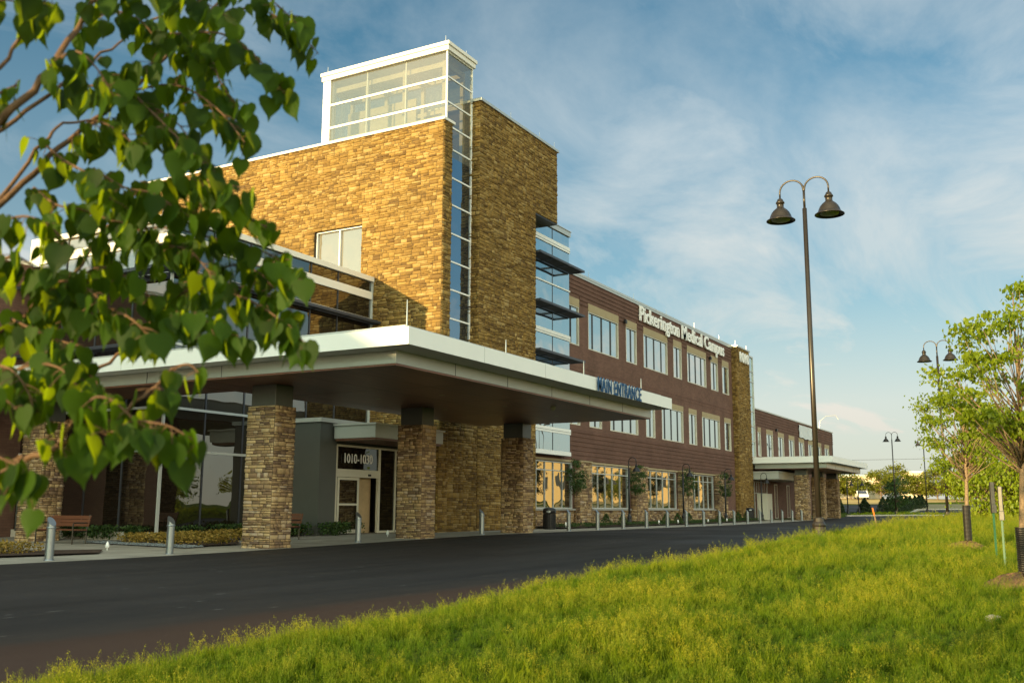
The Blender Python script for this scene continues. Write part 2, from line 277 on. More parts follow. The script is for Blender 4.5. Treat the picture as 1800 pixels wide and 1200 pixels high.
# ------------------------------------------------------------------ mesh helpers
OFF = {}
class MB:
    def __init__(s): s.v = []; s.f = []; s.r = []
    def add(s, vs, fs, rnd=0.5):
        n = len(s.v); s.v += [tuple(v) for v in vs]; s.f += [tuple(i + n for i in f) for f in fs]; s.r += [rnd] * len(fs); return s
    def box(s, x0, x1, y0, y1, z0, z1, rnd=0.5):
        vs = [(x0, y0, z0), (x1, y0, z0), (x1, y1, z0), (x0, y1, z0), (x0, y0, z1), (x1, y0, z1), (x1, y1, z1), (x0, y1, z1)]
        return s.add(vs, [(0, 3, 2, 1), (4, 5, 6, 7), (0, 1, 5, 4), (1, 2, 6, 5), (2, 3, 7, 6), (3, 0, 4, 7)], rnd)
    def bbox(s, x0, x1, y0, y1, z0, z1, b=0.01):   # box with bevelled vertical and top edges
        c = [(x0 + b, y0), (x1 - b, y0), (x1, y0 + b), (x1, y1 - b), (x1 - b, y1), (x0 + b, y1), (x0, y1 - b), (x0, y0 + b)]
        ci = [(min(max(x, x0 + b), x1 - b), min(max(y, y0 + b), y1 - b)) for x, y in c]
        vs = [(x, y, z0) for x, y in c] + [(x, y, z1 - b) for x, y in c] + [(x, y, z1) for x, y in ci]
        fs = [tuple(range(7, -1, -1))] + [(i, (i + 1) % 8, 8 + (i + 1) % 8, 8 + i) for i in range(8)] + [(8 + i, 8 + (i + 1) % 8, 16 + (i + 1) % 8, 16 + i) for i in range(8)] + [tuple(range(16, 24))]
        return s.add(vs, fs)
    def prism(s, pts, z0, z1):
        n = len(pts); vs = [(x, y, z0) for x, y in pts] + [(x, y, z1) for x, y in pts]
        return s.add(vs, [tuple(range(n - 1, -1, -1)), tuple(range(n, 2 * n))] + [(i, (i + 1) % n, n + (i + 1) % n, n + i) for i in range(n)])
    def tube(s, pts, rad, seg=8, rnd=0.5, cap=True):
        pts = [Vector(p) for p in pts]; n = len(pts)
        rad = rad if isinstance(rad, (list, tuple)) else [rad] * n
        base = len(s.v); nx = None
        for i, p in enumerate(pts):
            t = (pts[min(i + 1, n - 1)] - pts[max(i - 1, 0)]).normalized()
            if nx is None: nx = t.cross(Vector((0, 0, 1)) if abs(t.z) < 0.9 else Vector((1, 0, 0))).normalized()
            nx = (nx - t * nx.dot(t)).normalized(); ny = t.cross(nx)
            for k in range(seg):
                a = 2 * pi * k / seg; s.v.append(tuple(p + (nx * cos(a) + ny * sin(a)) * rad[i]))
        for i in range(n - 1):
            for k in range(seg):
                a = base + i * seg + k; b = base + i * seg + (k + 1) % seg
                s.f.append((a, b, b + seg, a + seg)); s.r.append(rnd)
        if cap:
            s.f.append(tuple(base + k for k in range(seg - 1, -1, -1))); s.f.append(tuple(base + (n - 1) * seg + k for k in range(seg))); s.r += [rnd, rnd]
        return s
    def lathe(s, prof, seg=20, cx=0, cy=0, cz=0, cap=True):
        base = len(s.v); n = len(prof)
        for r, z in prof:
            for k in range(seg): a = 2 * pi * k / seg; s.v.append((cx + r * cos(a), cy + r * sin(a), cz + z))
        for i in range(n - 1):
            for k in range(seg):
                a = base + i * seg + k; b = base + i * seg + (k + 1) % seg
                s.f.append((a, b, b + seg, a + seg)); s.r.append(0.5)
        if cap:
            s.f.append(tuple(base + k for k in range(seg - 1, -1, -1))); s.f.append(tuple(base + (n - 1) * seg + k for k in range(seg))); s.r += [0.5, 0.5]
        return s
    def build(s, name, material, parent=None, smooth=False, local=False):
        off = OFF.get(parent.name, Vector((0, 0, 0))) if (parent is not None and not local) else Vector((0, 0, 0))
        me = bpy.data.meshes.new(name)
        vs = s.v if off.length == 0 else [(v[0] - off.x, v[1] - off.y, v[2] - off.z) for v in s.v]
        me.from_pydata(vs, [], s.f); me.materials.append(material)
        a = me.attributes.new('rnd', 'FLOAT', 'FACE'); a.data.foreach_set('value', s.r)
        if smooth: me.polygons.foreach_set('use_smooth', [True] * len(me.polygons))
        me.update()
        o = bpy.data.objects.new(name, me); COL.objects.link(o)
        if parent is not None: o.parent = parent; OFF[o.name] = off
        return o
def np_mesh(name, verts, faces_flat, nside, material, parent=None, rnd=None, smooth=False, hgt=None):
    off = OFF.get(parent.name, Vector((0, 0, 0))) if parent is not None else Vector((0, 0, 0))
    me = bpy.data.meshes.new(name); nv = len(verts); nf = len(faces_flat) // nside
    me.vertices.add(nv); me.vertices.foreach_set('co', (verts - np.array(off)).astype(np.float32).ravel())
    me.loops.add(nf * nside); me.loops.foreach_set('vertex_index', faces_flat.astype(np.int32).ravel())
    me.polygons.add(nf); me.polygons.foreach_set('loop_start', np.arange(0, nf * nside, nside, dtype=np.int32))
    if smooth: me.polygons.foreach_set('use_smooth', np.ones(nf, dtype=bool))
    me.materials.append(material)
    if rnd is not None:
        a = me.attributes.new('rnd', 'FLOAT', 'FACE'); a.data.foreach_set('value', rnd.astype(np.float32))
    if hgt is not None:
        a = me.attributes.new('hgt', 'FLOAT', 'POINT'); a.data.foreach_set('value', hgt.astype(np.float32))
    me.update(calc_edges=True); me.validate()
    o = bpy.data.objects.new(name, me); COL.objects.link(o)
    if parent is not None: o.parent = parent; OFF[o.name] = off
    return o
def thing(name, label, cat, loc=(0, 0, 0), rz=0, group=None):
    o = bpy.data.objects.new(name, None); COL.objects.link(o); o.location = loc; o.rotation_euler = (0, 0, rz)
    o.empty_display_size = 0.3
    o['label'] = label; o['category'] = cat
    if group: o['group'] = group
    OFF[o.name] = Vector(loc); return o
def tag(o, label=None, cat=None, group=None, kind=None):
    for k, v in (('label', label), ('category', cat), ('group', group), ('kind', kind)):
        if v: o[k] = v
    return o
def dup(root, loc, label, rz=None, scale=None, group=None):
    r = root.copy(); COL.objects.link(r); r.location = loc
    if rz is not None: r.rotation_euler = (0, 0, rz)
    if scale is not None: r.scale = scale
    r['label'] = label
    if group: r['group'] = group
    def rec(src, dst):
        for ch in list(src.children):
            c = ch.copy(); COL.objects.link(c); c.parent = dst; rec(ch, c)
    rec(root, r); return r

# stacked ledgestone: real blocks on a wall plane
def stones(acc, origin, u, n, W, z0, z1, holes=(), bh=(0.24, 0.36), rows=(2, 4), wr=(0.16, 0.55), proud=(0.008, 0.055)):
    """acc: list collecting (8 corner arrays); origin=(x,y) at u=0, u/n unit 2D vectors"""
    O = np.array(origin, float); u = np.array(u, float); n = np.array(n, float)
    def emit(ua, ub, za, zb):
        if ub - ua < 0.03 or zb - za < 0.02: return
        for h in holes:
            if ub > h[0] and ua < h[1] and zb > h[2] and za < h[3]:
                if ua < h[0]: emit(ua, h[0], za, zb)
                if ub > h[1]: emit(h[1], ub, za, zb)
                if zb > h[3] and zb - h[3] > 0.03: emit(max(ua, h[0]), min(ub, h[1]), h[3], zb)
                if za < h[2] and h[2] - za > 0.03: emit(max(ua, h[0]), min(ub, h[1]), za, h[2])
                return
        g = 0.004; d = random.uniform(*proud); c = 0.012
        j = lambda a: random.uniform(-a, a); tz = random.uniform(-0.006, 0.006)
        a0, a1, b0, b1 = ua + g, ub - g, za + g, zb - g
        back = [(a0, b0), (a1, b0), (a1, b1), (a0, b1)]
        pts = []
        for (uu, zz) in back: pts.append((*(O + u * uu + n * -0.005), zz))
        for k, (uu, zz) in enumerate(back):
            su = 1 if k in (0, 3) else -1; sz = 1 if k in (0, 1) else -1
            pts.append((*(O + u * (uu + su * (c + random.uniform(0, 0.02))) + n * (d + j(0.008))), zz + sz * (c * 0.5 + random.uniform(0, 0.010)) + tz))
        acc.append((pts, random.random()))
    z = z0
    while z < z1 - 0.02:
        H = min(random.uniform(*bh), z1 - z)
        if z1 - z - H < 0.1: H = z1 - z
        x = 0
        while x < W - 0.01:
            w = min(random.uniform(0.5, 1.3), W - x)
            if W - x - w < 0.15: w = W - x
            k = random.randint(*rows); hs = np.array([random.uniform(0.6, 1.5) for _ in range(k)]); hs = hs / hs.sum() * H
            zz = z
            for h in hs:
                xx = x
                while xx < x + w - 0.005:
                    ww = min(random.uniform(*wr), x + w - xx)
                    if x + w - xx - ww < 0.1: ww = x + w - xx
                    emit(xx, xx + ww, zz, zz + h); xx += ww
                zz += h
            x += w
        z += H
def build_stones(name, acc, material, parent):
    n = len(acc); V = np.array([p for a in acc for p in a[0]]).reshape(-1, 3)
    q = np.array([(4, 5, 6, 7), (0, 1, 5, 4), (1, 2, 6, 5), (2, 3, 7, 6), (3, 0, 4, 7)])
    Fc = (q[None] + (np.arange(n) * 8)[:, None, None]).reshape(-1)
    r = np.repeat(np.array([a[1] for a in acc]), 5)
    return np_mesh(name, V, Fc, 4, material, parent, rnd=r)

# ------------------------------------------------------------------ terrain
def lerp(a, b, t): t = max(0, min(1, t)); return a + (b - a) * t
def pz(X):    # paved level in front of the building
    if X < 18: return 0.0
    if X < 33: return lerp(0, 0.2, (X - 18) / 15)
    if X < 65: return 0.2
    if X < 85: return lerp(0.2, 0.3, (X - 65) / 20)
    return lerp(0.3, 0.5, (X - 85) / 25)
def gz(X):    # lawn level
    return float(np.interp(X, [0, 3, 12, 25, 40, 55, 80, 105], [0.0, 0.05, 0.34, 0.56, 0.64, 0.70, 0.74, 0.6]))
def ez(X, Y):
    f = _c * X + _s * Y
    return float(np.interp(f, [100, 118, 150, 190, 400, 3000], [0, 0.35, 1.3, 2.75, 3.4, 6]))
def H(X, Y):
    p = pz(X); g = gz(X) + 0.05 * sin(X * 0.7) * sin(Y * 0.9 + X * 0.2)
    t = (6.3 - Y) / 1.1
    t = max(0, min(1, t)); t = t * t * (3 - 2 * t)
    # the cross road cuts through the lawn beyond X = 82
    if X > 80: t *= max(0, min(1, 1 - (X - 80) / 2.5))
    z = p + (g - p) * t
    return z + ez(X, Y)
def grid_coords():
    xs = list(np.arange(-12, 131, 1.0)); ys = list(np.arange(-24, 31, 0.5))
    xs = [-3000, -1200, -500, -200, -100, -60, -40, -30, -20] + xs + [134, 140, 148, 156, 165, 175, 190, 210, 240, 300, 400, 600, 1200, 3000]
    ys = [-3000, -1200, -500, -260, -180, -140, -110, -90, -75, -60, -50, -42, -36, -30] + ys + [34, 40, 50, 60, 75, 90, 110, 140, 200, 400, 1200, 3000]
    return xs, ys
xs, ys = grid_coords()
V = np.array([(x, y, H(x, y) - (0.10 if (y > 6.3 and x < 82 and y < 60) or (82 <= x < 118 and -60 < y < 21 and not (x > 104 and (x - 107) * 0.78 + (y - 20.8) * 0.62 > 0)) else 0.0)) for y in ys for x in xs])
nx = len(xs)
idx = np.array([(j * nx + i, j * nx + i + 1, (j + 1) * nx + i + 1, (j + 1) * nx + i) for j in range(len(ys) - 1) for i in range(nx - 1)]).reshape(-1)
ground = np_mesh('ground', V, idx, 4, M['turf'], smooth=True); tag(ground, kind='structure', label='gently sloping grassy ground')

def patch(name, poly, dz, material, step=2.0, label=None, hf=None, kind='structure', thick=0.0):
    """sheet over polygon following the ground; poly convex-ish list of (x,y); triangulated by clipping a grid"""
    import bmesh
    bm = bmesh.new()
    x0 = min(p[0] for p in poly); x1 = max(p[0] for p in poly); y0 = min(p[1] for p in poly); y1 = max(p[1] for p in poly)
    f = bm.faces.new([bm.verts.new((p[0], p[1], 0)) for p in poly])
    xk = np.arange(math.ceil(x0 / step) * step, x1, step); yk = np.arange(math.ceil(y0 / step) * step, y1, step)
    for x in xk: bmesh.ops.bisect_plane(bm, geom=bm.verts[:] + bm.edges[:] + bm.faces[:], plane_co=(x, 0, 0), plane_no=(1, 0, 0))
    for y in yk: bmesh.ops.bisect_plane(bm, geom=bm.verts[:] + bm.edges[:] + bm.faces[:], plane_co=(0, y, 0), plane_no=(0, 1, 0))
    bmesh.ops.triangulate(bm, faces=bm.faces[:])
    g = hf or H
    for v in bm.verts: v.co.z = g(v.co.x, v.co.y) + dz
    bmesh.ops.recalc_face_normals(bm, faces=bm.faces[:])
    if sum(fc.normal.z for fc in bm.faces) < 0: bmesh.ops.reverse_faces(bm, faces=bm.faces[:])
    if thick > 0:
        r = bmesh.ops.extrude_face_region(bm, geom=bm.faces[:])
        for v in [e for e in r['geom'] if isinstance(e, bmesh.types.BMVert)]: v.co.z += thick
    me = bpy.data.meshes.new(name); bm.to_mesh(me); bm.free(); me.materials.append(material)
    a = me.attributes.new('rnd', 'FLOAT', 'FACE')
    o = bpy.data.objects.new(name, me); COL.objects.link(o)
    tag(o, kind=kind, label=label); return o
PZ = lambda x, y: pz(x) + ez(x, y)
CURB = 19.7
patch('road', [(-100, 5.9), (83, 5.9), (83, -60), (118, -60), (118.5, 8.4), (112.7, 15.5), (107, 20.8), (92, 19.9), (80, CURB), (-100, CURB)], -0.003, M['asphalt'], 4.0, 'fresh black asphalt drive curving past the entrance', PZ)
patch('pavement', [(-100, CURB), (80, CURB), (92, 19.9), (104, 20.8), (106, 24.0), (120, 24.6), (120, 26), (36, 26), (36, 36), (-100, 36)], 0.0, M['concrete'], 4.0, 'pale concrete pavement flush with the asphalt', PZ)
# kerbs round the far island and lots
def strip(name, pts, w, h, material, parent=None, hf=H, label=None):
    mb = MB(); P = [Vector((p[0], p[1], 0)) for p in pts]; L = []; R = []
    for i, p in enumerate(P):
        t = (P[min(i + 1, len(P) - 1)] - P[max(i - 1, 0)]).normalized(); nrm = Vector((-t.y, t.x, 0))
        L.append(p + nrm * w / 2); R.append(p - nrm * w / 2)
    for a, b in ((L, R),):
        for i in range(len(P) - 1):
            q = [a[i], b[i], b[i + 1], a[i + 1]]
            zb = [hf(v.x, v.y) for v in q]
            vs = [(v.x, v.y, z - 0.2) for v, z in zip(q, zb)] + [(v.x, v.y, z + h) for v, z in zip(q, zb)]
            mb.add(vs, [(4, 5, 6, 7), (0, 1, 5, 4), (1, 2, 6, 5), (2, 3, 7, 6), (3, 0, 4, 7)])
    o = mb.build(name, material, parent); tag(o, kind='structure', label=label); return o
def sub(pts, n=8):
    out = []
    for i in range(len(pts) - 1):
        for k in range(n): t = k / n; out.append((pts[i][0] * (1 - t) + pts[i + 1][0] * t, pts[i][1] * (1 - t) + pts[i + 1][1] * t))
    return out + [pts[-1]]
strip('kerb', sub([(107, 20.9), (112.8, 15.5), (118.6, 8.4), (118.6, -40)], 6), 0.3, 0.12, M['kerb'], hf=PZ, label='pale concrete kerb along the far side of the drive')

def island(x, y): return H(x, y)
patch('parking_lot', [(121.0, 11.4), (122.5, 16.5), (136.6, 17.6), (140.2, 15.8), (144.8, 10.5), (128.2, 7.6)], 0.05, M['asphalt'], 2.0, 'small asphalt parking bay edged by a pale kerb')
strip('kerb', sub([(128.0, 7.4), (120.8, 11.3), (122.3, 16.8), (136.7, 17.9), (140.4, 16.0), (145.0, 10.5)], 5), 0.3, 0.18, M['kerb'], label='pale kerb round the small parking bay')
patch('parking_lot', [(122.5, 24.8), (157.0, 32.5), (158.7, 28.9), (162.2, 25.5), (126.9, 20.6)], 0.05, M['asphalt'], 2.0, 'asphalt lot beyond the second canopy')
patch('field', [(160.9, 45), (220, 60), (380, 60), (380, -60), (190, -60), (188.8, 15.0), (174.4, 23.9), (163, 26)], 0.06, M['field'], 6.0, 'straw coloured field beyond the lots')
patch('bare_soil', [(137.5, 19.0), (168.0, 21.5), (176.2, 12.4), (176, -40), (150, -40), (147.8, 10.4), (143, 16.5)], 0.05, M['soil'], 4.0, 'pale bare soil slope behind the parking bay')

# ------------------------------------------------------------------ main building
B = thing('medical_building', 'long brown brick medical building with a gold ledgestone tower and glass lantern', 'building', (35.1, 23.3, 0))
def part(name, mb, m, parent=None, label=None, smooth=False):
    o = mb.build(name, m, parent or B, smooth)
    if label: o['label'] = label
    return o
def facade(mb, y, x0, x1, z0, z1, holes, depth=0.10):
    """front plane facing -Y with rectangular openings and reveals"""
    X = sorted({x0, x1, *[v for h in holes for v in h[:2]]}); Z = sorted({z0, z1, *[v for h in holes for v in h[2:]]})
    X = [v for v in X if x0 <= v <= x1]; Z = [v for v in Z if z0 <= v <= z1]
    for i in range(len(X) - 1):
        for k in range(len(Z) - 1):
            cx, cz = (X[i] + X[i + 1]) / 2, (Z[k] + Z[k + 1]) / 2
            if any(h[0] < cx < h[1] and h[2] < cz < h[3] for h in holes): continue
            mb.add([(X[i], y, Z[k]), (X[i + 1], y, Z[k]), (X[i + 1], y, Z[k + 1]), (X[i], y, Z[k + 1])], [(0, 1, 2, 3)])
    for a, b, c, d in holes:
        v = [(a, y, c), (b, y, c), (b, y, d), (a, y, d), (a, y + depth, c), (b, y + depth, c), (b, y + depth, d), (a, y + depth, d)]
        mb.add(v, [(0, 4, 5, 1), (1, 5, 6, 2), (2, 6, 7, 3), (3, 7, 4, 0)])
def window(x0, x1, z0, z1, y, mull=(), trans=(), gm='glass', fm='frame', lintel=None, name='window', dep=0.07):
    """-Y facing window: frame = part, pane and lintel = sub-parts"""
    fr = MB(); t = 0.055
    fr.box(x0, x0 + t, y - 0.012, y + dep, z0, z1); fr.box(x1 - t, x1, y - 0.012, y + dep, z0, z1)
    fr.box(x0 + t, x1 - t, y - 0.012, y + dep, z0, z0 + t); fr.box(x0 + t, x1 - t, y - 0.012, y + dep, z1 - t, z1)
    w = part(name, fr, M[fm])
    gb = M['dark_metal'] if gm == 'glass' else M['mullion']
    for xm in mull: mm = MB(); mm.box(xm - 0.022, xm + 0.022, y + dep - 0.05, y + dep + 0.02, z0 + t, z1 - t); part('glazing_bar', mm, gb, w)
    for zm in trans: mm = MB(); mm.box(x0 + t, x1 - t, y + dep - 0.053, y + dep + 0.017, zm - 0.028, zm + 0.028); part('transom_bar', mm, gb, w)
    pn = MB(); xs_ = [x0 + t] + list(mull) + [x1 - t]
    for a, b in zip(xs_[:-1], xs_[1:]):
        k = random.uniform(-0.004, 0.004)
        pn.add([(a, y + dep + k, z0 + t), (b, y + dep - k, z0 + t), (b, y + dep - k + random.uniform(-0.003, 0.003), z1 - t), (a, y + dep + k, z1 - t)], [(0, 1, 2, 3)])
    part('pane', pn, M[gm], w)
    if lintel:
        lb = MB(); lb.box(x0 - 0.02, x1 + 0.02, y - 0.03, y + 0.1, z1 + 0.004, lintel); part('lintel', lb, M['beige'], w)
    return w
YF = 24.5
third = [(49.3, 51.37), (52.64, 57.11), (58.33, 60.10), (61.31, 65.77), (66.97, 68.68), (69.90, 74.22), (75.37, 77.15), (78.28, 80.0)]
second = [(49.3, 51.45), (52.71, 54.46), (55.70, 60.15), (61.53, 63.17), (64.45, 68.74), (69.95, 71.66), (72.96, 77.24), (78.49, 80.16)]
ground_w = [(45.3, 50.35), (52.95, 58.4), (61.3, 66.95), (70.1, 75.2)]
holes = [(a, b, 10.45, 12.71) for a, b in third] + [(a, b, 5.87, 8.14) for a, b in second] + [(a, b, 1.2, 3.70) for a, b in ground_w]
holesL = [(a, b, c, 13.19 if c > 9 else (8.51 if c > 5 else d)) for a, b, c, d in holes]
w = MB(); facade(w, YF, 43.8, 80.9, 1.1, 14.62, holes, 0.10)
w.box(43.8, 80.9, YF + 0.42, YF + 18, -0.2, 14.60)
brick = part('brick_wall', w, M['brick'])
# ribbed courses, each one a shallow band proud of the wall
rb = MB()
def rib(za, zb, xa, xb, y=YF):
    rb.box(xa, xb, y - 0.04, y + 0.01, za, zb)
z = 12.93
while z < 14.5:
    for xa, xb in ([(48.9, 80.88)] if z >= 13.2 else [(b0 + 0.04, a1 - 0.04) for b0, a1 in zip([p[1] for p in third[:-1]], [p[0] for p in third[1:]])]):
        rib(z, z + 0.19, xa, xb)
    z += 0.255
z = 3.92
while z < 5.5: rib(z, z + 0.19, 49.25, 80.88); z += 0.255
part('ribbed_brick_band', rb, M['brick_dark'])
jt = MB(); jt.box(49.2, 80.9, YF - 0.012, YF + 0.01, 9.18, 9.24); jt.box(49.2, 80.9, YF - 0.012, YF + 0.01, 8.96, 8.99)
part('shadow_joint', jt, M['brick_dark'])
cp = MB(); cp.box(43.7, 81.0, YF - 0.08, YF + 0.5, 14.62, 14.76); cp.box(43.7, 81.0, YF - 0.06, YF + 0.01, 14.50, 14.617)
part('coping', cp, M['coping'])
for i, (a, b) in enumerate(third):
    W_ = b - a; ml = [a + W_ * k for k in ((0.155, 0.455, 0.755) if W_ > 3 else (0.52,))]
    window(a, b, 10.45, 12.71, YF, ml, lintel=13.19)
for i, (a, b) in enumerate(second):
    W_ = b - a; ml = [a + W_ * k for k in ((0.155, 0.455, 0.755) if W_ > 3 else (0.52,))]
    window(a, b, 5.87, 8.14, YF, ml, lintel=8.51)
for a, b in ground_w:
    n = 5; ml = [a + (b - a) * k for k in (0.17, 0.365, 0.56, 0.77)]
    window(a, b, 1.2, 3.70, YF, ml, (3.22,), 'glass_dark', 'mullion')
bd = MB(); sl = MB()
for a, b in ground_w:
    bd.box(a - 0.25, b + 0.1, YF - 0.10, YF + 0.02, 3.74, 3.85); sl.bbox(a - 0.1, b + 0.12, YF - 0.16, YF + 0.1, 1.10, 1.196)
part('stone_band', bd, M['beige']); part('window_sill', sl, M['sill'])
# stone base and piers of the brick wing
acc = []
stones(acc, (43.8, YF + 0.0), (1, 0), (0, -1), 37.0, -0.1, 1.10)
build_stones('stone_base', acc, M['stone_pillar'], B)
mb = MB(); mb.box(43.8, 80.9, YF - 0.003, YF + 0.3, -0.1, 1.10); part('mortar_bed', mb, M['mortar'])
def pier(x0, x1, y0, y1, z1, name='stone_pier', material='stone_pillar', z0=-0.1, cap=True, sides=('f', 'l', 'r'), parent=None, **k):
    acc = []
    if 'f' in sides: stones(acc, (x0, y0), (1, 0), (0, -1), x1 - x0, z0, z1, **k)
    if 'l' in sides: stones(acc, (x0, y1), (0, -1), (-1, 0), y1 - y0, z0, z1, **k)
    if 'r' in sides: stones(acc, (x1, y0), (0, 1), (1, 0), y1 - y0, z0, z1, **k)
    if 'b' in sides: stones(acc, (x1, y1), (-1, 0), (0, 1), x1 - x0, z0, z1, **k)
    o = build_stones(name, acc, M[material], parent or B)
    core = MB(); core.box(x0, x1, y0, y1, z0, z1); part('mortar_core', core, M['mortar'], o)
    if cap:
        c = MB(); c.bbox(x0 - 0.06, x1 + 0.06, y0 - 0.06, y1, z1, z1 + 0.07); part('pier_cap', c, M['beige'], o)
    return o
for a, b in ((50.55, 52.1), (58.75, 60.65), (67.2, 69.3), (75.4, 77.5)): pier(a, b, 24.1, 24.49, 3.78)
# stone stair pier with the number, glazed end strip
pier(80.95, 84.6, 24.05, 30, 14.62, name='stone_stair_pier', material='stone', cap=False, sides=('f', 'l', 'r'))
c = MB(); c.box(80.85, 84.7, 23.95, 30, 14.63, 14.76); part('coping', c, M['coping'])
g = MB(); g.add([(84.68, 24.3, 5.6), (86.4, 24.3, 5.6), (86.4, 24.3, 14.35), (84.68, 24.3, 14.35)], [(0, 1, 2, 3)]); g.add([(86.4, 24.3, 5.6), (86.4, 30, 5.6), (86.4, 30, 14.35), (86.4, 24.3, 14.35)], [(0, 1, 2, 3)])
st = part('stair_glazing', g, M['glass_bay'])
b_ = MB()
for zz in (5.7, 7.0, 8.3, 9.6, 10.9, 12.2, 13.1): b_.box(84.66, 86.45, 24.24, 24.36, zz - 0.04, zz + 0.04)
b_.box(86.36, 86.46, 24.22, 24.38, 5.5, 14.35); b_.box(84.6, 86.46, 24.22, 30, 14.35, 14.5)
part('glazing_bar', b_, M['coping'], st)
# low two-storey wing
LW = [(88.13, 89.11), (91.0, 93.2), (95.06, 97.22), (99.15, 101.32), (103.23, 105.47), (107.31, 109.41), (111.35, 113.45), (115.21, 117.44)]
w = MB(); lh = [(a, b, 5.87, 8.03) for a, b in LW]; facade(w, YF, 86.45, 119.6, -0.2, 9.98, lh, 0.10)
w.box(84.7, 119.6, YF + 0.42, YF + 16, -0.2, 9.96); w.box(119.3, 119.6, YF, YF + 16, -0.2, 9.97)
part('low_wing_wall', w, M['brick'])
rb = MB(); z = 8.62
while z < 9.85: rib(z, z + 0.19, 86.5, 119.62); z += 0.255
part('ribbed_brick_band', rb, M['brick_dark'])
cp = MB(); cp.box(86.4, 119.75, YF - 0.08, YF + 0.5, 9.98, 10.10); part('coping', cp, M['coping'])
for a, b in LW: window(a, b, 5.87, 8.03, YF, [a + (b - a) * 0.5] if b - a > 1.5 else (), lintel=8.44)
# far entrance under the second canopy
w = window(85.2, 90.4, 0.3, 3.6, YF - 0.05, [85.2 + 5.2 * k / 8 for k in range(1, 8)], (2.6,), 'glass_dark', 'mullion', name='entrance_glazing')
d = MB(); d.box(87.0, 88.6, YF - 0.95, YF - 0.062, 0.25, 2.55); part('door_vestibule', d, M['frame'], w)
for a in (93.0, 97.5, 101.8): window(a, a + 1.0, 0.4, 3.5, YF - 0.03, [a + 0.5], (), 'glass_dark', 'frame')
c = MB(); c.box(84.7, 95.5, 21.9, YF - 0.07, 3.72, 4.30); part('entrance_hood', c, M['silver'])
c = MB(); c.box(84.6, 95.6, 21.8, YF - 0.07, 4.305, 4.38); part('hood_cap', c, M['coping'])

# ---- tower: stone slabs
acc = []
GW = (23.3, 42.5)
wz = (11.35, 14.0); wy = (27.7, 30.5)
stones(acc, (35.1, 42.5), (0, -1), (-1, 0), 19.2, 8.6, 18.2, holes=[(42.5 - wy[1], 42.5 - wy[0], *wz)])
stones(acc, (35.1, 28.5), (0, -1), (-1, 0), 5.2, -0.1, 8.6)
stones(acc, (35.1, 23.3), (1, 0), (0, -1), 0.70, -0.1, 18.2)
gold = build_stones('stone_slab', acc, M['stone'], B); gold['label'] = 'sunlit gold ledgestone tower slab'
w = MB()   # backing with the window opening
for (ya, yb, za, zb) in ((23.3, wy[0], -0.2, 18.2), (wy[1], 42.5, -0.2, 18.2), (wy[0], wy[1], -0.2, wz[0]), (wy[0], wy[1], wz[1], 18.2)):
    w.box(35.1, 35.8, ya, yb, za, zb)
part('mortar_core', w, M['mortar'], gold)
c = MB(); c.bbox(35.0, 35.92, 23.2, 42.6, 18.21, 18.34, 0.015); part('coping', c, M['cream_white'])
fr = MB(); t = 0.06
for (ya, yb, za, zb) in ((wy[0], wy[0] + t, *wz), (wy[1] - t, wy[1], *wz), (wy[0] + t, wy[1] - t, wz[0], wz[0] + t), (wy[0] + t, wy[1] - t, wz[1] - t, wz[1]), (29.07, 29.13, wz[0] + t, wz[1] - t)):
    fr.box(35.24, 35.42, ya, yb, za, zb)
wn = part('window', fr, M['letter'])
p = MB(); p.add([(35.36, wy[1], wz[0]), (35.36, wy[0], wz[0]), (35.36, wy[0], wz[1]), (35.36, wy[1], wz[1])], [(0, 1, 2, 3)]); part('pane', p, M['glass_front'], wn)
# second stone mass with the corner bite
acc = []
stones(acc, (35.82, 23.34), (1, 0), (0, -1), 2.4, -0.1, 5.3)
stones(acc, (38.23, 23.3), (1, 0), (0, -1), 5.53, -0.1, 16.25)
stones(acc, (38.23, 23.3), (1, 0), (0, -1), 8.0, 16.25, 20.25)
stones(acc, (38.23, 23.9), (0, -1), (-1, 0), 0.6, -0.1, 20.25)
stones(acc, (43.76, 23.3), (0, 1), (1, 0), 0.9, -0.1, 16.25)
stones(acc, (46.23, 23.3), (0, 1), (1, 0), 6.7, 16.25, 20.25)
mass = build_stones('stone_mass', acc, M['stone'], B); mass['label'] = 'shaded brown ledgestone mass with a cut out corner'
w = MB(); w.box(35.81, 38.22, 23.34, 23.7, -0.2, 5.3); w.box(38.23, 43.76, 23.3, 30, -0.2, 16.25); w.box(38.23, 46.23, 23.3, 30, 16.252, 20.25); part('mortar_core', w, M['mortar'], mass)
w = MB(); w.box(43.8, 46.2, 23.32, 30, 16.18, 16.245); part('overhang_soffit', w, M['dark_metal'], mass)
c = MB(); c.bbox(38.13, 46.34, 23.2, 30.1, 20.255, 20.40, 0.015); part('coping', c, M['coping'])
# glazed lantern and the glass strip below it
LZ = (8.0, 9.52, 10.83, 12.12, 13.42, 14.76, 16.03, 17.37, 18.42, 19.55, 20.76, 21.95)
LX0, LX1, LY0, LY1 = 36.06, 38.2, 23.8, 31.07
fr = MB()
for zz in LZ: fr.box(LX0 + 0.03, LX1 + 0.0, LY0 - 0.03, LY0 + 0.04, zz - 0.035, zz + 0.035)
for zz in (19.47 + 0.05, 20.70):
    fr.box(LX0 - 0.03, LX0 + 0.05, LY0, LY1 - 0.45, zz - 0.05, zz + 0.05)
for yy in (26.13, 28.41): fr.box(LX0 + 0.01, LX0 + 0.06, yy - 0.03, yy + 0.03, 18.2, 21.95)
fr.box(LX0 - 0.035, LX0 + 0.035, LY0 - 0.035, LY0 + 0.035, 18.1, 22.0); fr.box(LX1 - 0.02, LX1 + 0.02, LY0 - 0.06, LY0 + 0.05, 0.2, 22.0)
lant = part('glass_lantern', fr, M['letter'])
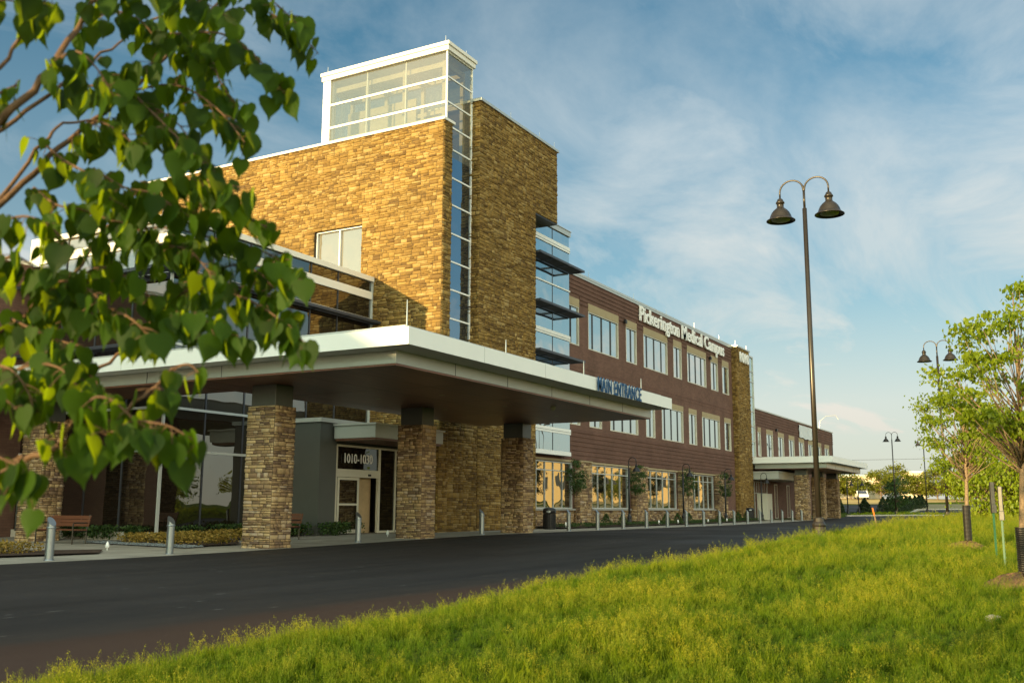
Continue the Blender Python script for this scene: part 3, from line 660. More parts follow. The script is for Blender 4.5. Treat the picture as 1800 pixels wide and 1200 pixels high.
c = MB(); c.bbox(LX0 - 0.08, LX0 + 0.25, LY1 - 0.46, LY1, 18.0, 22.0, 0.01); part('corner_column', c, M['letter'], lant)
p = MB()
p.add([(LX0, LY1, 18.0), (LX0, LY0, 18.0), (LX0, LY0, 22.0), (LX0, LY1, 22.0)], [(0, 1, 2, 3)])
p.add([(LX0, LY0, 17.0), (LX1, LY0, 17.0), (LX1, LY0, 22.0), (LX0, LY0, 22.0)], [(0, 1, 2, 3)])
p.add([(LX1, LY0, 20.4), (LX1, LY1, 20.4), (LX1, LY1, 22.0), (LX1, LY0, 22.0)], [(0, 1, 2, 3)])
p.add([(LX1, LY1, 18.0), (LX0, LY1, 18.0), (LX0, LY1, 22.0), (LX1, LY1, 22.0)], [(0, 1, 2, 3)])
part('lantern_pane', p, M['lantern_glass'], lant)
p = MB(); p.add([(35.8, LY0, 0.2), (LX1, LY0, 0.2), (LX1, LY0, 17.0), (35.8, LY0, 17.0)], [(0, 1, 2, 3)]); part('strip_pane', p, M['glass_strip'], lant)
r = MB(); r.bbox(LX0 - 0.14, LX1 + 0.14, LY0 - 0.14, LY1 + 0.08, 21.98, 22.22, 0.02); r.bbox(LX0 - 0.2, LX1 + 0.2, LY0 - 0.2, LY1 + 0.12, 22.222, 22.40, 0.02); part('lantern_roof', r, M['cream_white'], lant)
i_ = MB()   # steel and walls inside the lantern
for yy in (24.15, 26.4, 28.6, 30.75): i_.box(36.32, 36.5, yy - 0.09, yy + 0.09, 17.2, 21.7); i_.box(37.85, 38.0, yy - 0.09, yy + 0.09, 17.2, 21.7); i_.box(36.35, 38.0, yy - 0.07, yy + 0.07, 21.45, 21.7)
i_.box(36.34, 36.48, 24.2, 30.8, 21.42, 21.66); i_.box(37.87, 37.98, 24.2, 30.8, 21.42, 21.66); i_.box(37.86, 37.99, 24.2, 30.8, 19.9, 20.1)
i_.box(36.38, 36.46, 24.2, 30.8, 18.9, 19.06)
i_.box(37.75, 37.84, 26.7, 30.9, 17.2, 20.9)
part('interior_steel', i_, M['interior'], lant)
i_ = MB(); i_.box(36.15, 38.1, 23.95, 30.9, 16.8, 16.95); part('interior_floor', i_, M['interior'], lant)
# stair-side glass bay with sunshades
BX0, BX1, BY = 43.76, 49.08, 24.0
p = MB(); p.add([(BX0, BY, 4.06), (BX1, BY, 4.06), (BX1, BY, 16.3), (BX0, BY, 16.3)], [(0, 1, 2, 3)]); p.add([(BX1, BY, 4.06), (BX1, BY + 0.5, 4.06), (BX1, BY + 0.5, 16.3), (BX1, BY, 16.3)], [(0, 1, 2, 3)]); p.add([(BX1, YF, 14.7), (BX1, 30, 14.7), (BX1, 30, 16.3), (BX1, YF, 16.3)], [(0, 1, 2, 3)])
bay = part('glass_bay', p, M['glass_bay'])
f = MB()
for za, zb in ((15.34, 15.66), (13.12, 13.2), (10.32, 10.62), (7.85, 7.93), (5.16, 5.44), (4.0, 4.22)):
    f.box(BX0, BX1 + 0.05, BY - 0.05, BY + 0.02, za, zb); f.box(BX1 + 0.003, BX1 + 0.05, BY + 0.021, BY + 0.5, za, zb)
part('white_band', f, M['white'], bay)
f = MB()
for za, zb in ((15.45, 15.47), (10.42, 10.44), (5.27, 5.29)): f.box(BX0, BX1 + 0.06, BY - 0.056, BY - 0.04, za, zb)
f.box(47.0, 47.03, BY - 0.02, BY + 0.02, 4.2, 16.3); part('glazing_bar', f, M['dark_metal'], bay)
f = MB(); f.box(BX0, BX1 + 0.08, BY - 0.08, 30.0, 16.302, 16.58); f.box(BX0, BX1 + 0.12, BY - 0.12, 30.05, 16.583, 16.62); part('coping', f, M['coping'], bay)
f = MB(); f.box(BX0, BX1, BY + 0.021, YF - 0.04, 3.98, 4.06); part('bay_soffit', f, M['dark_metal'], bay)
def sunshade_y(x0, x1, yin, yout, z, parent=B):     # louvres running along X, projecting toward -Y
    s = MB(); s.box(x0, x1, yout, yout + 0.05, z - 0.06, z + 0.06); s.box(x0, x1, yin - 0.05, yin, z - 0.06, z + 0.05)
    s.box(x0, x0 + 0.04, yout + 0.05, yin - 0.05, z - 0.055, z + 0.055); s.box(x1 - 0.04, x1, yout + 0.05, yin - 0.05, z - 0.055, z + 0.055)
    k = int((x1 - x0) / 2.1)
    for q in range(1, k + 1): xx = x0 + (x1 - x0) * q / (k + 1); s.box(xx - 0.02, xx + 0.02, yout + 0.05, yin - 0.05, z - 0.055, z + 0.055)
    n = 9
    for q in range(n):
        yy = yout + 0.1 + (yin - yout - 0.2) * q / (n - 1); s.add([(x0 + 0.04, yy - 0.03, z + 0.03), (x1 - 0.04, yy - 0.03, z + 0.03), (x1 - 0.04, yy + 0.03, z - 0.02), (x0 + 0.04, yy + 0.03, z - 0.02)], [(0, 1, 2, 3)])
    return part('sunshade', s, M['dark_metal'], parent)
for zz in (14.19, 11.67, 9.12): sunshade_y(BX0 + 0.02, BX1, BY - 0.06, 23.02, zz)

# ---- glass pavilion left of the tower
PX, PY0, PY1 = 23.72, 27.01, 34.6
g1 = MB(); g1.add([(PX, PY0, 0.35), (35.1, PY0, 0.35), (35.1, PY0, 11.2), (PX, PY0, 11.2)], [(0, 1, 2, 3)])
pav = part('glass_pavilion', g1, M['glass_pav'])
g2 = MB(); g2.add([(PX, PY1, 0.35), (PX, PY0, 0.35), (PX, PY0, 9.45), (PX, PY1, 9.45)], [(0, 1, 2, 3)]); part('side_glazing', g2, M['glass_pav'], pav)
g2 = MB(); g2.add([(PX, PY1, 9.45), (PX, PY0, 9.45), (PX, PY0, 11.2), (PX, PY1, 11.2)], [(0, 1, 2, 3)]); part('clerestory_glazing', g2, M['glass_front'], pav)
f = MB()
for za, zb in ((10.39, 10.73), (9.40, 9.52)):
    f.box(PX - 0.06, 35.09, PY0 - 0.06, PY0 - 0.002, za, zb); f.box(PX - 0.06, PX - 0.002, PY0 - 0.001, PY1, za, zb)
part('white_band', f, M['cream_white'], pav)
f = MB()
for zz in (6.8, 4.57, 3.1):
    f.box(PX - 0.05, 35.09, PY0 - 0.05, PY0 - 0.002, zz - 0.045, zz + 0.045); f.box(PX - 0.05, PX - 0.002, PY0 - 0.001, PY1, zz - 0.045, zz + 0.045)
f.box(PX - 0.07, PX + 0.03, PY0 - 0.07, PY0 - 0.003, 0.3, 11.2)
f.box(35.0, 35.09, PY0 - 0.08, PY0 - 0.003, 4.6, 11.2)
part('transom', f, M['mullion'], pav)
f = MB()
for xx in (25.6, 27.48, 29.3, 30.95, 32.7): f.box(xx - 0.03, xx + 0.03, PY0 - 0.03, PY0 - 0.004, 0.36, 11.2)
for yy in (28.9, 30.8, 32.7): f.box(PX - 0.03, PX - 0.004, yy - 0.03, yy + 0.03, 0.36, 11.2)
part('vertical_mullion', f, M['dark_metal'], pav)
f = MB(); f.box(PX - 0.12, 35.09, PY0 - 0.12, PY0 + 0.5, 11.2, 11.42); f.box(PX - 0.12, PX + 0.5, PY0 + 0.5, PY1 + 0.2, 11.2, 11.42); f.box(PX - 0.1, PX - 0.01, PY1 - 0.35, PY1 + 0.25, 10.3, 11.199); part('coping', f, M['cream_white'], pav)
f = MB(); f.box(PX + 0.3, 35.05, PY0 + 0.3, PY1, 11.0, 11.15); part('roof_deck', f, M['grey_panel'], pav)
f = MB(); f.box(PX - 0.1, 35.09, PY0 - 0.1, PY0 + 0.1, -0.1, 0.35); f.box(PX - 0.1, PX + 0.1, PY0 + 0.1, PY1, -0.1, 0.35); part('plinth', f, M['kerb'], pav)
sunshade_y(PX - 0.9, 35.08, PY0 - 0.06, PY0 - 0.55, 9.30, pav)
def sunshade_x(y0, y1, xin, xout, z, parent):
    s = MB(); s.box(xout, xout + 0.05, y0, y1, z - 0.06, z + 0.06)
    for q in range(5):
        yy = y0 + (y1 - y0 - 0.04) * q / 4; s.box(xout + 0.05, xin, yy, yy + 0.04, z - 0.055, z + 0.055)
    for q in range(8):
        xx = xout + 0.1 + (xin - xout - 0.15) * q / 7; s.add([(xx - 0.03, y1 - 0.04, z + 0.03), (xx - 0.03, y0 + 0.04, z + 0.03), (xx + 0.03, y0 + 0.04, z - 0.02), (xx + 0.03, y1 - 0.04, z - 0.02)], [(0, 1, 2, 3)])
    return part('sunshade', s, M['dark_metal'], parent)
sunshade_x(PY0 - 0.55, PY1 - 0.1, PX - 0.065, PX - 0.85, 9.32, pav); sunshade_x(PY0 - 0.3, PY1 - 0.1, PX - 0.065, PX - 0.8, 6.7, pav)
d = MB(); d.box(PX - 0.10, PX - 0.012, 32.2, 34.4, 0.3, 3.1); part('grey_door_panel', d, M['grey_panel'], pav)
d = MB(); d.box(PX - 0.13, PX - 0.102, 32.75, 33.1, 1.2, 1.75); part('wall_notice', d, M['bronze'], pav)
# brown brick wing running off to the left, unseen blocks added to shade drive and canopy
w = MB(); w.box(-20, PX + 4.0, PY1 + 0.03, PY1 + 14, -0.2, 10.35); part('left_brick_wing', w, M['brick'])
w = MB(); w.box(-20.1, PX - 0.12, PY1 + 0.05, PY1 + 0.55, 10.352, 10.5); part('coping', w, M['coping'])
w = MB(); w.box(-72, -20.12, PY1 + 0.05, PY1 + 16, -0.2, 16.7); part('unseen_shade_block', w, M['brick'])
w = MB(); w.box(-170, -72.12, PY1 + 0.05, PY1 + 16, -0.2, 15.05); part('unseen_shade_block', w, M['brick'])
# ---- vestibule and door
VZ = 4.40
v = MB(); v.box(29.3, 30.28, 24.8, 26.95, 0.1, VZ); v.box(34.75, 35.09, 24.85, 26.95, 0.1, VZ); v.box(30.281, 34.749, 24.95, 26.95, 3.66, VZ - 0.003)
ves = part('vestibule', v, M['grey_panel'])
c = MB(); c.box(29.22, 35.09, 24.72, 26.96, VZ + 0.003, VZ + 0.16); part('vestibule_coping', c, M['coping'], ves)
i_ = MB(); i_.box(30.29, 34.74, 26.5, 26.6, 0.2, 3.65); part('vestibule_interior', i_, M['interior_dark'], ves)
h = MB(); h.prism([(30.0, 22.75), (34.6, 22.75), (34.6, 24.71), (30.0, 24.71)], 3.80, 4.28); hood = part('entrance_hood', h, M['silver'])
h = MB(); h.box(29.93, 34.66, 22.68, 24.715, 4.283, 4.35); part('hood_cap', h, M['coping'], hood)
h = MB(); h.box(30.06, 34.55, 22.8, 24.7, 3.72, 3.797); part('hood_soffit', h, M['soffit'], hood)
DY = 24.9
f = MB(); t = 0.07
for (a, b, za, zb) in ((30.30, 30.42, 0.2, 3.62), (33.05, 33.17, 0.2, 3.62), (30.42, 33.05, 3.54, 3.62), (30.42, 33.05, 2.38, 2.68), (34.2, 34.26, 0.2, 3.62), (33.17, 34.74, 3.54, 3.62), (33.17, 34.74, 0.2, 0.28)):
    f.box(a, b, DY - 0.06, DY + 0.06, za, zb)
door = part('sliding_entrance', f, M['frame'])
f = MB()
for (a, b, za, zb) in ((30.44, 30.52, 0.22, 2.36), (31.64, 31.74, 0.22, 2.36), (30.52, 31.64, 0.22, 0.36), (30.52, 31.64, 2.26, 2.36), (30.52, 31.64, 1.28, 1.36)):
    f.box(a, b, DY - 0.1, DY - 0.062, za, zb)
lf = part('door_leaf', f, M['frame'], door)
p = MB(); p.add([(30.5, DY - 0.08, 0.3), (31.66, DY - 0.08, 0.3), (31.66, DY - 0.08, 2.3), (30.5, DY - 0.08, 2.3)], [(0, 1, 2, 3)]); part('door_pane', p, M['glass_dark'], door)
p = MB(); p.add([(30.42, DY, 2.68), (33.05, DY, 2.68), (33.05, DY, 3.54), (30.42, DY, 3.54)], [(0, 1, 2, 3)]); p.add([(33.17, DY, 0.28), (34.74, DY, 0.28), (34.74, DY, 3.54), (33.17, DY, 3.54)], [(0, 1, 2, 3)]); part('transom_pane', p, M['glass_number'], door)
p = MB(); p.box(31.74, 33.05, DY + 0.35, DY + 0.4, 0.2, 2.4); part('inner_wall', p, M['door_tan'], door)
p = MB(); p.box(32.35, 32.5, DY - 0.1, DY - 0.061, 2.44, 2.52); part('door_sensor', p, M['black'], door)
# rods on the parapets
def rod(x, y, z, h=0.45, parent=B):
    m = MB(); m.tube([(x, y, z), (x, y, z + h * 0.5), (x, y, z + h)], [0.016, 0.014, 0.008], 6); m.box(x - 0.05, x + 0.05, y - 0.05, y + 0.05, z - 0.01, z + 0.03)
    return part('lightning_rod', m, M['coping'], parent)
for x, y, z in ((36.2, 24.0, 22.4), (38.0, 24.0, 22.4), (36.2, 31.0, 22.4), (41.3, 23.4, 20.4), (44.4, 23.4, 20.4), (46.1, 23.4, 20.4), (35.4, 41.0, 18.34), (35.4, 36.0, 18.34), (53.0, 24.6, 14.76), (60.0, 24.6, 14.76), (66.0, 24.6, 14.76), (72.0, 24.6, 14.76), (78.0, 24.6, 14.76), (81.2, 24.2, 14.76), (84.4, 24.2, 14.76), (24.0, 32.0, 11.42), (24.0, 28.0, 11.42)):
    rod(x, y, z)
for x, z in ((58.0, 13.0), (75.0, 12.9), (94.2, 8.6)):
    m = MB(); m.bbox(x - 0.12, x + 0.12, YF - 0.22, YF - 0.04, z - 0.14, z + 0.1, 0.03); part('wall_light', m, M['black'])

# ------------------------------------------------------------------ canopies
def canopy(name, label, X0, X1, Y0, polys_f, polys_b, ztop, zf, zs, pillars, joints):
    root = thing(name, label, 'canopy', (X0, Y0, 0))
    f = MB()
    for pl in polys_f: f.prism(pl, zf, ztop)
    fa = f.build('fascia', M['white'], root)
    f = MB()
    for pl in polys_f:
        xs_ = [p[0] for p in pl]; ys_ = [p[1] for p in pl]
        f.box(min(xs_) + 0.35, max(xs_) - 0.35, min(ys_) + 0.35, max(ys_) - 0.35, ztop - 0.02, ztop + 0.02)
    f.build('roof_membrane', M['grey_panel'], fa)
    f = MB()
    for pl in polys_b: f.prism(pl, zs + 0.03, zf - 0.003)
    be = f.build('edge_beam', M['silver'], root)
    f = MB()
    for pl in polys_b:
        cx = sum(p[0] for p in pl) / len(pl); cy = sum(p[1] for p in pl) / len(pl)
        xs_ = [p[0] for p in pl]; ys_ = [p[1] for p in pl]
        f.box(min(xs_) + 0.02, max(xs_) - 0.02, min(ys_) + 0.02, max(ys_) - 0.02, zs - 0.02, zs + 0.028)
    f.build('soffit', M['soffit'], root)
    f = MB()
    for (a, b, c, d, e, g_) in joints: f.box(a, b, c, d, e, g_)
    f.build('panel_joint', M['dark_metal'], be)
    for (x0, x1, y0, y1, zt) in pillars:
        acc = []
        zb = pz(x0) - 0.1; k = dict(bh=(0.17, 0.28), rows=(2, 4), wr=(0.12, 0.36), proud=(0.008, 0.05))
        stones(acc, (x0, y0), (1, 0), (0, -1), x1 - x0, zb, zt, **k); stones(acc, (x0, y1), (0, -1), (-1, 0), y1 - y0, zb, zt, **k)
        stones(acc, (x1, y0), (0, 1), (1, 0), y1 - y0, zb, zt, **k); stones(acc, (x1, y1), (-1, 0), (0, 1), x1 - x0, zb, zt, **k)
        pl = build_stones('stone_pillar', acc, M['stone_pillar'], root)
        c = MB(); c.box(x0, x1, y0, y1, zb, zt); c.build('mortar_core', M['mortar'], pl)
        c = MB(); c.bbox(x0 + 0.06, x1 - 0.06, y0 + 0.06, y1 - 0.06, zt, zs - 0.021, 0.01); c.build('metal_collar', M['grey_panel'], pl)
    return root
CX0, CX1, CYF = 19.43, 37.5, 13.82
fz, ft, sz = 5.10, 5.53, 4.74
jn = [(x, x + 0.015, 14.622, 14.64, sz + 0.03, fz - 0.004) for x in (22.8, 25.7, 28.6, 31.5, 34.4)] + [(20.042, 20.06, y, y + 0.015, sz + 0.03, fz - 0.004) for y in (17.6, 20.6, 23.6, 26.6)]
can1 = canopy('entrance_canopy', 'wide flat white edged canopy on ledgestone pillars at the main entrance', CX0, CX1, CYF,
    [[(19.43, 13.82), (37.5, 13.82), (37.5, 22.65), (19.43, 22.65)], [(19.43, 22.652), (22.6, 22.652), (22.6, 34.5), (19.43, 34.5)]],
    [[(20.05, 14.63), (37.3, 14.63), (37.3, 22.5), (20.05, 22.5)], [(20.05, 22.502), (22.5, 22.502), (22.5, 34.4), (20.05, 34.4)]],
    ft, fz, sz, [(21.55, 22.42, 19.95, 21.0, 4.10), (29.02, 29.88, 19.95, 21.0, 4.10), (36.4, 37.26, 19.95, 21.0, 4.10), (21.55, 22.42, 30.2, 31.3, 4.05)], jn)
fp = [c for c in can1.children if c.name.startswith('fascia')][0]
sp_ = [c for c in can1.children if c.name.startswith('soffit')][0]
for x in (23.0, 26.6, 30.2, 33.8): u = MB(); u.box(x, x + 0.012, CYF - 0.003, CYF - 0.0005, fz + 0.001, ft - 0.001); u.build('panel_seam', M['silver'], fp)
for y in (17.2, 20.6, 24.0, 27.4, 30.8): u = MB(); u.box(19.427, 19.4295, y, y + 0.012, fz + 0.001, ft - 0.001); u.build('panel_seam', M['silver'], fp)
for y in (16.4, 18.2, 21.4): u = MB(); u.box(20.2, 37.1, y, y + 0.02, sz - 0.0235, sz - 0.0205); u.build('soffit_joint', M['bronze'], sp_)
for x in (24.2, 28.2, 32.2): u = MB(); u.box(x, x + 0.02, 14.8, 22.3, sz - 0.026, sz - 0.0237); u.build('soffit_joint', M['bronze'], sp_)
for x in (26.2, 30.2, 34.2):
    for y in (17.3, 19.8): u = MB(); u.lathe([(0.09, 0), (0.09, -0.008), (0.075, -0.01)], 14, x, y, sz - 0.021); u.build('recessed_light', M['lens'], sp_)
u = MB(); u.box(19.75, 37.2, 14.15, 22.4, ft + 0.021, ft + 0.12); u.box(19.75, 22.3, 22.401, 34.2, ft + 0.021, ft + 0.12); u.build('raised_kerb', M['coping'], can1)
for x, y, h in ((19.6, 14.0, 0.7), (24.4, 13.95, 0.42), (29.6, 13.95, 0.48), (34.6, 13.95, 0.48)):
    m = MB(); m.tube([(x, y, ft + 0.02), (x, y, ft + 0.3), (x, y, ft + h)], [0.022, 0.02, 0.012], 8); m.build('lightning_rod', M['steel'], can1)
m = MB(); m.lathe([(0.09, 0), (0.09, -0.05), (0.07, -0.12), (0.02, -0.16)], 12, 31.0, 15.8, sz - 0.02); m.build('dome_camera', M['lens'], can1)
can2 = canopy('side_canopy', 'smaller flat canopy on stone pillars at the far entrance of the building', 85.0, 101.0, 17.5,
    [[(85.0, 17.5), (101.0, 17.5), (101.0, 24.2), (85.0, 24.2)]], [[(85.6, 18.1), (100.4, 18.1), (100.4, 24.15), (85.6, 24.15)]],
    5.60, 5.08, 4.62, [(86.65, 87.5, 20.0, 21.1, 4.1), (92.95, 93.8, 20.0, 21.1, 4.1), (98.95, 99.8, 20.0, 21.1, 4.1)], [(x, x + 0.02, 18.092, 18.11, 4.66, 5.07) for x in (89, 93, 97)])

# ------------------------------------------------------------------ lettering
def text_obj(name, body, size, loc, rotz, material, label, cat, extr=0.03, width=None, off=0.0, height=None, spacing=1.0):
    cu = bpy.data.curves.new(name, 'FONT'); cu.body = body; cu.size = size; cu.extrude = extr; cu.offset = off; cu.resolution_u = 3; cu.space_character = spacing
    tmp = bpy.data.objects.new(name, cu); COL.objects.link(tmp)
    dg = bpy.context.evaluated_depsgraph_get(); dg.update()
    me = bpy.data.meshes.new_from_object(tmp.evaluated_get(dg)); bpy.data.objects.remove(tmp); bpy.data.curves.remove(cu)
    co = np.empty(len(me.vertices) * 3); me.vertices.foreach_get('co', co); co = co.reshape(-1, 3)
    caps = co[:, 1].max()
    if width: co[:, 0] = (co[:, 0] - co[:, 0].min()) * width / (co[:, 0].max() - co[:, 0].min())
    if height: co[:, 1] *= height / caps
    co = np.stack([co[:, 0], -co[:, 2], co[:, 1]], 1)      # stand it up facing -Y
    me.vertices.foreach_set('co', co.ravel()); me.materials.clear(); me.materials.append(material); me.update()
    nw = len(body.split())
    if nw > 1:      # each word a part of the sign
        xs_ = np.sort(co[:, 0]); gp_ = np.diff(xs_); cuts = sorted(xs_[i] + gp_[i] / 2 for i in np.argsort(gp_)[-(nw - 1):])
        root = thing(name, label, cat, loc, rotz); F_ = [tuple(p.vertices) for p in me.polygons]
        wd = np.searchsorted(cuts, co[:, 0])
        for k in range(nw):
            ids = np.nonzero(wd == k)[0]; mp_ = {int(a): b for b, a in enumerate(ids)}
            mk = bpy.data.meshes.new('word'); mk.from_pydata([tuple(co[i]) for i in ids], [], [tuple(mp_[v] for v in f) for f in F_ if f[0] in mp_]); mk.materials.append(material); mk.update()
            ow = bpy.data.objects.new('word', mk); COL.objects.link(ow); ow.parent = root
        bpy.data.meshes.remove(me); return root
    me.name = name; o = bpy.data.objects.new(name, me); COL.objects.link(o); o.location = loc; o.rotation_euler = (0, 0, rotz)
    tag(o, label, cat); return o
text_obj('building_lettering', 'Pickerington Medical Campus', 1.3, (60.42, YF - 0.14, 13.48), 0, M['letter'], 'white raised name lettering high on the brown brick facade', 'lettering', 0.05, width=18.05, off=0.022, height=1.00)
text_obj('number_sign', '1010', 1.0, (81.55, 23.93, 13.45), 0, M['letter'], 'white house number at the top of the stone stair pier', 'lettering', 0.05, width=2.55, off=0.02, height=0.85)
text_obj('entrance_lettering', 'MAIN ENTRANCE', 0.6, (30.3, CYF - 0.06, 5.10), 0, M['blue'], 'blue raised MAIN ENTRANCE letters on the white canopy edge', 'lettering', 0.012, width=3.85, off=0.010, height=0.48, spacing=1.12)
text_obj('door_number', '1010-1030', 0.5, (30.80, DY - 0.085, 2.93), 0, M['letter'], 'white street numbers on the glass above the sliding door', 'lettering', 0.008, width=1.78, off=0.006, height=0.36)
# cloth over the unfinished sign on the low wing
bn = MB(); nn = 16; vs = []
for j in range(9):
    for i in range(nn + 1):
        u_, v_ = i / nn, j / 8
        sag = 0.12 * sin(pi * u_) * (1 - v_) + 0.05 * sin(u_ * 19 + j)
        vs.append((103.15 + 6.3 * u_, YF - 0.10 - 0.05 * abs(sin(u_ * 9 + v_ * 5)), 8.55 + 1.2 * v_ - sag * (1 - v_)))
vs2 = [(x, y + 0.02, z) for x, y, z in vs]
fs = [(j * (nn + 1) + i, j * (nn + 1) + i + 1, (j + 1) * (nn + 1) + i + 1, (j + 1) * (nn + 1) + i) for j in range(8) for i in range(nn)]
bn.add(vs, fs); bn.add(vs2, [f_[::-1] for f_ in fs])
tag(bn.build('banner', M['cloth'], None, True), 'blank white cloth banner tied high on the low brick wing', 'banner')

# ------------------------------------------------------------------ street furniture
def arc(c, r, a0, a1, n, plane='yz'):
    out = []
    for i in range(n + 1):
        a = a0 + (a1 - a0) * i / n; out.append((0, c[0] + r * cos(a), c[1] + r * sin(a)))
    return out
def shade_bell(y, z, s=1.0):
    prof = [(0.035, 0.0), (0.06, -0.02), (0.075, -0.06), (0.095, -0.085), (0.10, -0.115), (0.078, -0.12), (0.078, -0.21), (0.10, -0.235), (0.15, -0.275), (0.20, -0.335), (0.235, -0.41), (0.25, -0.46), (0.285, -0.495), (0.325, -0.52), (0.325, -0.535), (0.30, -0.53), (0.24, -0.49), (0.20, -0.42), (0.05, -0.36)]
    m = MB(); m.lathe([(r * s, zz * s) for r, zz in prof], 28, 0, y, z); return m
def lamp_lens(y, z, s=1.0):
    m = MB(); m.lathe([(0.225 * s, -0.485 * s), (0.20 * s, -0.52 * s), (0.10 * s, -0.545 * s), (0.01, -0.55 * s)], 20, 0, y, z); return m
def double_lamp():
    r = thing('street_lamp', 'tall bronze twin arm lamp with bell shades at the lawn edge by the drive', 'street lamp', (24.53, 5.43, 0.50), group='tall twin arm street lamps')
    m = MB(); m.tube([(0, 0, 0.05), (0, 0, 3.9), (0, 0, 8.13)], [0.068, 0.061, 0.055], 20); m.tube([(0, 0, 8.13), (0, 0, 8.60)], 0.031, 14); m.build('pole', M['bronze'], r, True, local=True)
    m = MB(); m.lathe([(0.21, 0), (0.21, 0.05), (0.19, 0.08), (0.16, 0.12), (0.15, 0.30), (0.165, 0.34), (0.15, 0.38), (0.12, 0.42), (0.11, 0.50), (0.095, 0.52)], 16)
    for k in range(4): a = pi / 4 + k * pi / 2; m.tube([(0.2 * cos(a), 0.2 * sin(a), 0.02), (0.2 * cos(a), 0.2 * sin(a), 0.14)], 0.025, 6)
    m.build('pole_base', M['bronze'], r, False, local=True)
    for sg in (-1, 1):
        m = MB(); pts = [(0, 0, 8.56)] + [(0, sg * (0.305 - 0.295 * cos(a)), 8.62 + 0.28 * sin(a)) for a in [pi * k / 12 for k in range(13)]] + [(0, sg * 0.60, 8.46)]
        m.tube(pts, [0.028] * 3 + [0.022] * (len(pts) - 3), 10)
        a_ = m.build('arm', M['bronze'], r, True, local=True)
        s_ = shade_bell(sg * 0.60, 8.47, 1.10).build('bell_shade', M['bronze'], a_, True, local=True)
        lamp_lens(sg * 0.60, 8.47, 1.10).build('lens', M['lens'], a_, True, local=True)
    return r
L1 = double_lamp()
dup(L1, (53.0, 5.6, 0.62), 'twin arm street lamp half hidden behind the nearer young tree')
dup(L1, (79.0, 6.4, 0.66), 'twin arm street lamp showing only its shades inside the tree crown')
dup(L1, (114.5, 17.2, 0.62), 'distant twin arm street lamp standing before the far tree row')
dup(L1, (127.2, 15.6, 0.85), 'farthest twin arm street lamp just right of the distant one')
def ped_lamp(loc, label):
    r = thing('garden_lamp', label, 'lamp post', loc, group='black garden lamps along the building')
    m = MB(); m.tube([(0, 0, 0), (0, 0, 1.8), (0, 0, 3.2)], [0.065, 0.058, 0.05], 12); m.tube([(0, 0, 3.2), (0, 0, 3.5)], 0.035, 10); m.build('pole', M['black'], r, True, local=True)
    m = MB(); m.lathe([(0.19, 0), (0.19, 0.05), (0.14, 0.10), (0.12, 0.34), (0.15, 0.38), (0.10, 0.46), (0.066, 0.60)], 14); m.build('pole_base', M['black'], r, False, local=True)
    m = MB(); pts = [(0, 0, 3.5)] + [(0, -(0.24 - 0.24 * cos(a)), 3.62 + 0.24 * sin(a)) for a in [pi * k / 12 for k in range(13)]] + [(0, -0.48, 3.45)]
    m.tube(pts, 0.024, 8); a_ = m.build('arm', M['black'], r, True, local=True)
    shade_bell(-0.48, 3.46, 0.82).build('bell_shade', M['black'], a_, True, local=True); lamp_lens(-0.48, 3.46, 0.82).build('lens', M['lens'], a_, True, local=True)
    return r
PL = ped_lamp((54.9, 23.0, 0.32), 'black single arm garden lamp before the second ground floor window')
for (x, y, z, lb) in ((64.2, 23.0, 0.32, 'black single arm garden lamp left of the third ground floor window'), (73.4, 23.0, 0.32, 'black single arm garden lamp beside the last narrow trained tree'),
                      (83.2, 23.0, 0.32, 'black single arm garden lamp under the left edge of the far canopy'), (113.2, 21.9, 0.75, 'black garden lamp right of the far canopy, left of its pair'), (119.5, 21.9, 0.9, 'black garden lamp right of the far canopy, right of its pair')):
    dup(PL, (x, y, z), lb)
# bollards
def bollard(loc, label):
    r = thing('bollard', label, 'bollard', loc, group='slant topped steel bollards along the pavement')
    m = MB(); n = 24; R_ = 0.095
    vs = [(R_ * cos(2 * pi * k / n), R_ * sin(2 * pi * k / n), -0.05) for k in range(n)] + [(R_ * cos(2 * pi * k / n), R_ * sin(2 * pi * k / n), 0.86 + 1.05 * R_ * sin(2 * pi * k / n)) for k in range(n)]
    m.add(vs, [(k, (k + 1) % n, n + (k + 1) % n, n + k) for k in range(n)]); m.build('post', M['steel'], r, True, local=True)
    m = MB(); vs = [(R_ * 0.985 * cos(2 * pi * k / n), R_ * 0.985 * sin(2 * pi * k / n), 0.862 + 1.05 * R_ * sin(2 * pi * k / n)) for k in range(n)]
    m.add(vs, [tuple(range(n))]); m.build('slanted_cap', M['steel'], r, False, local=True)
    m = MB(); m.lathe([(R_ + 0.006, 0.70), (R_ + 0.012, 0.71), (R_ + 0.012, 0.73), (R_ + 0.006, 0.74)], 24, cap=False); m.lathe([(R_ + 0.02, -0.02), (R_ + 0.02, 0.015), (R_, 0.03)], 24, cap=False); m.build('collar_ring', M['steel'], r, True, local=True)
    return r
bx = [14.85, 18.30, 26.0, 33.7, 41.35] + [44.5 + 3.15 * k for k in range(14)]
names = ['first bollard from the left, beside the far left bench', 'second bollard from the left, before the shrub bed', 'bollard before the sliding entrance doors', 'bollard alone before the stone tower base', 'bollard just right of the third stone pillar']
BL = None
for i, x in enumerate(bx):
    lb = 'steel slant topped ' + names[i] if i < 5 else 'steel slant topped bollard of the long even row along the brick wing'
    if BL is None: BL = bollard((x, 20.3, pz(x)), lb)
    else: dup(BL, (x, 20.3, pz(x)), lb, rz=random.uniform(-0.05, 0.05))
dup(BL, (102.6, 20.9, 0.45), 'steel slant topped bollard just right of the far canopy pillars')
dup(BL, (107.0, 21.6, 0.55), 'steel slant topped bollard farthest right, beyond the far canopy')
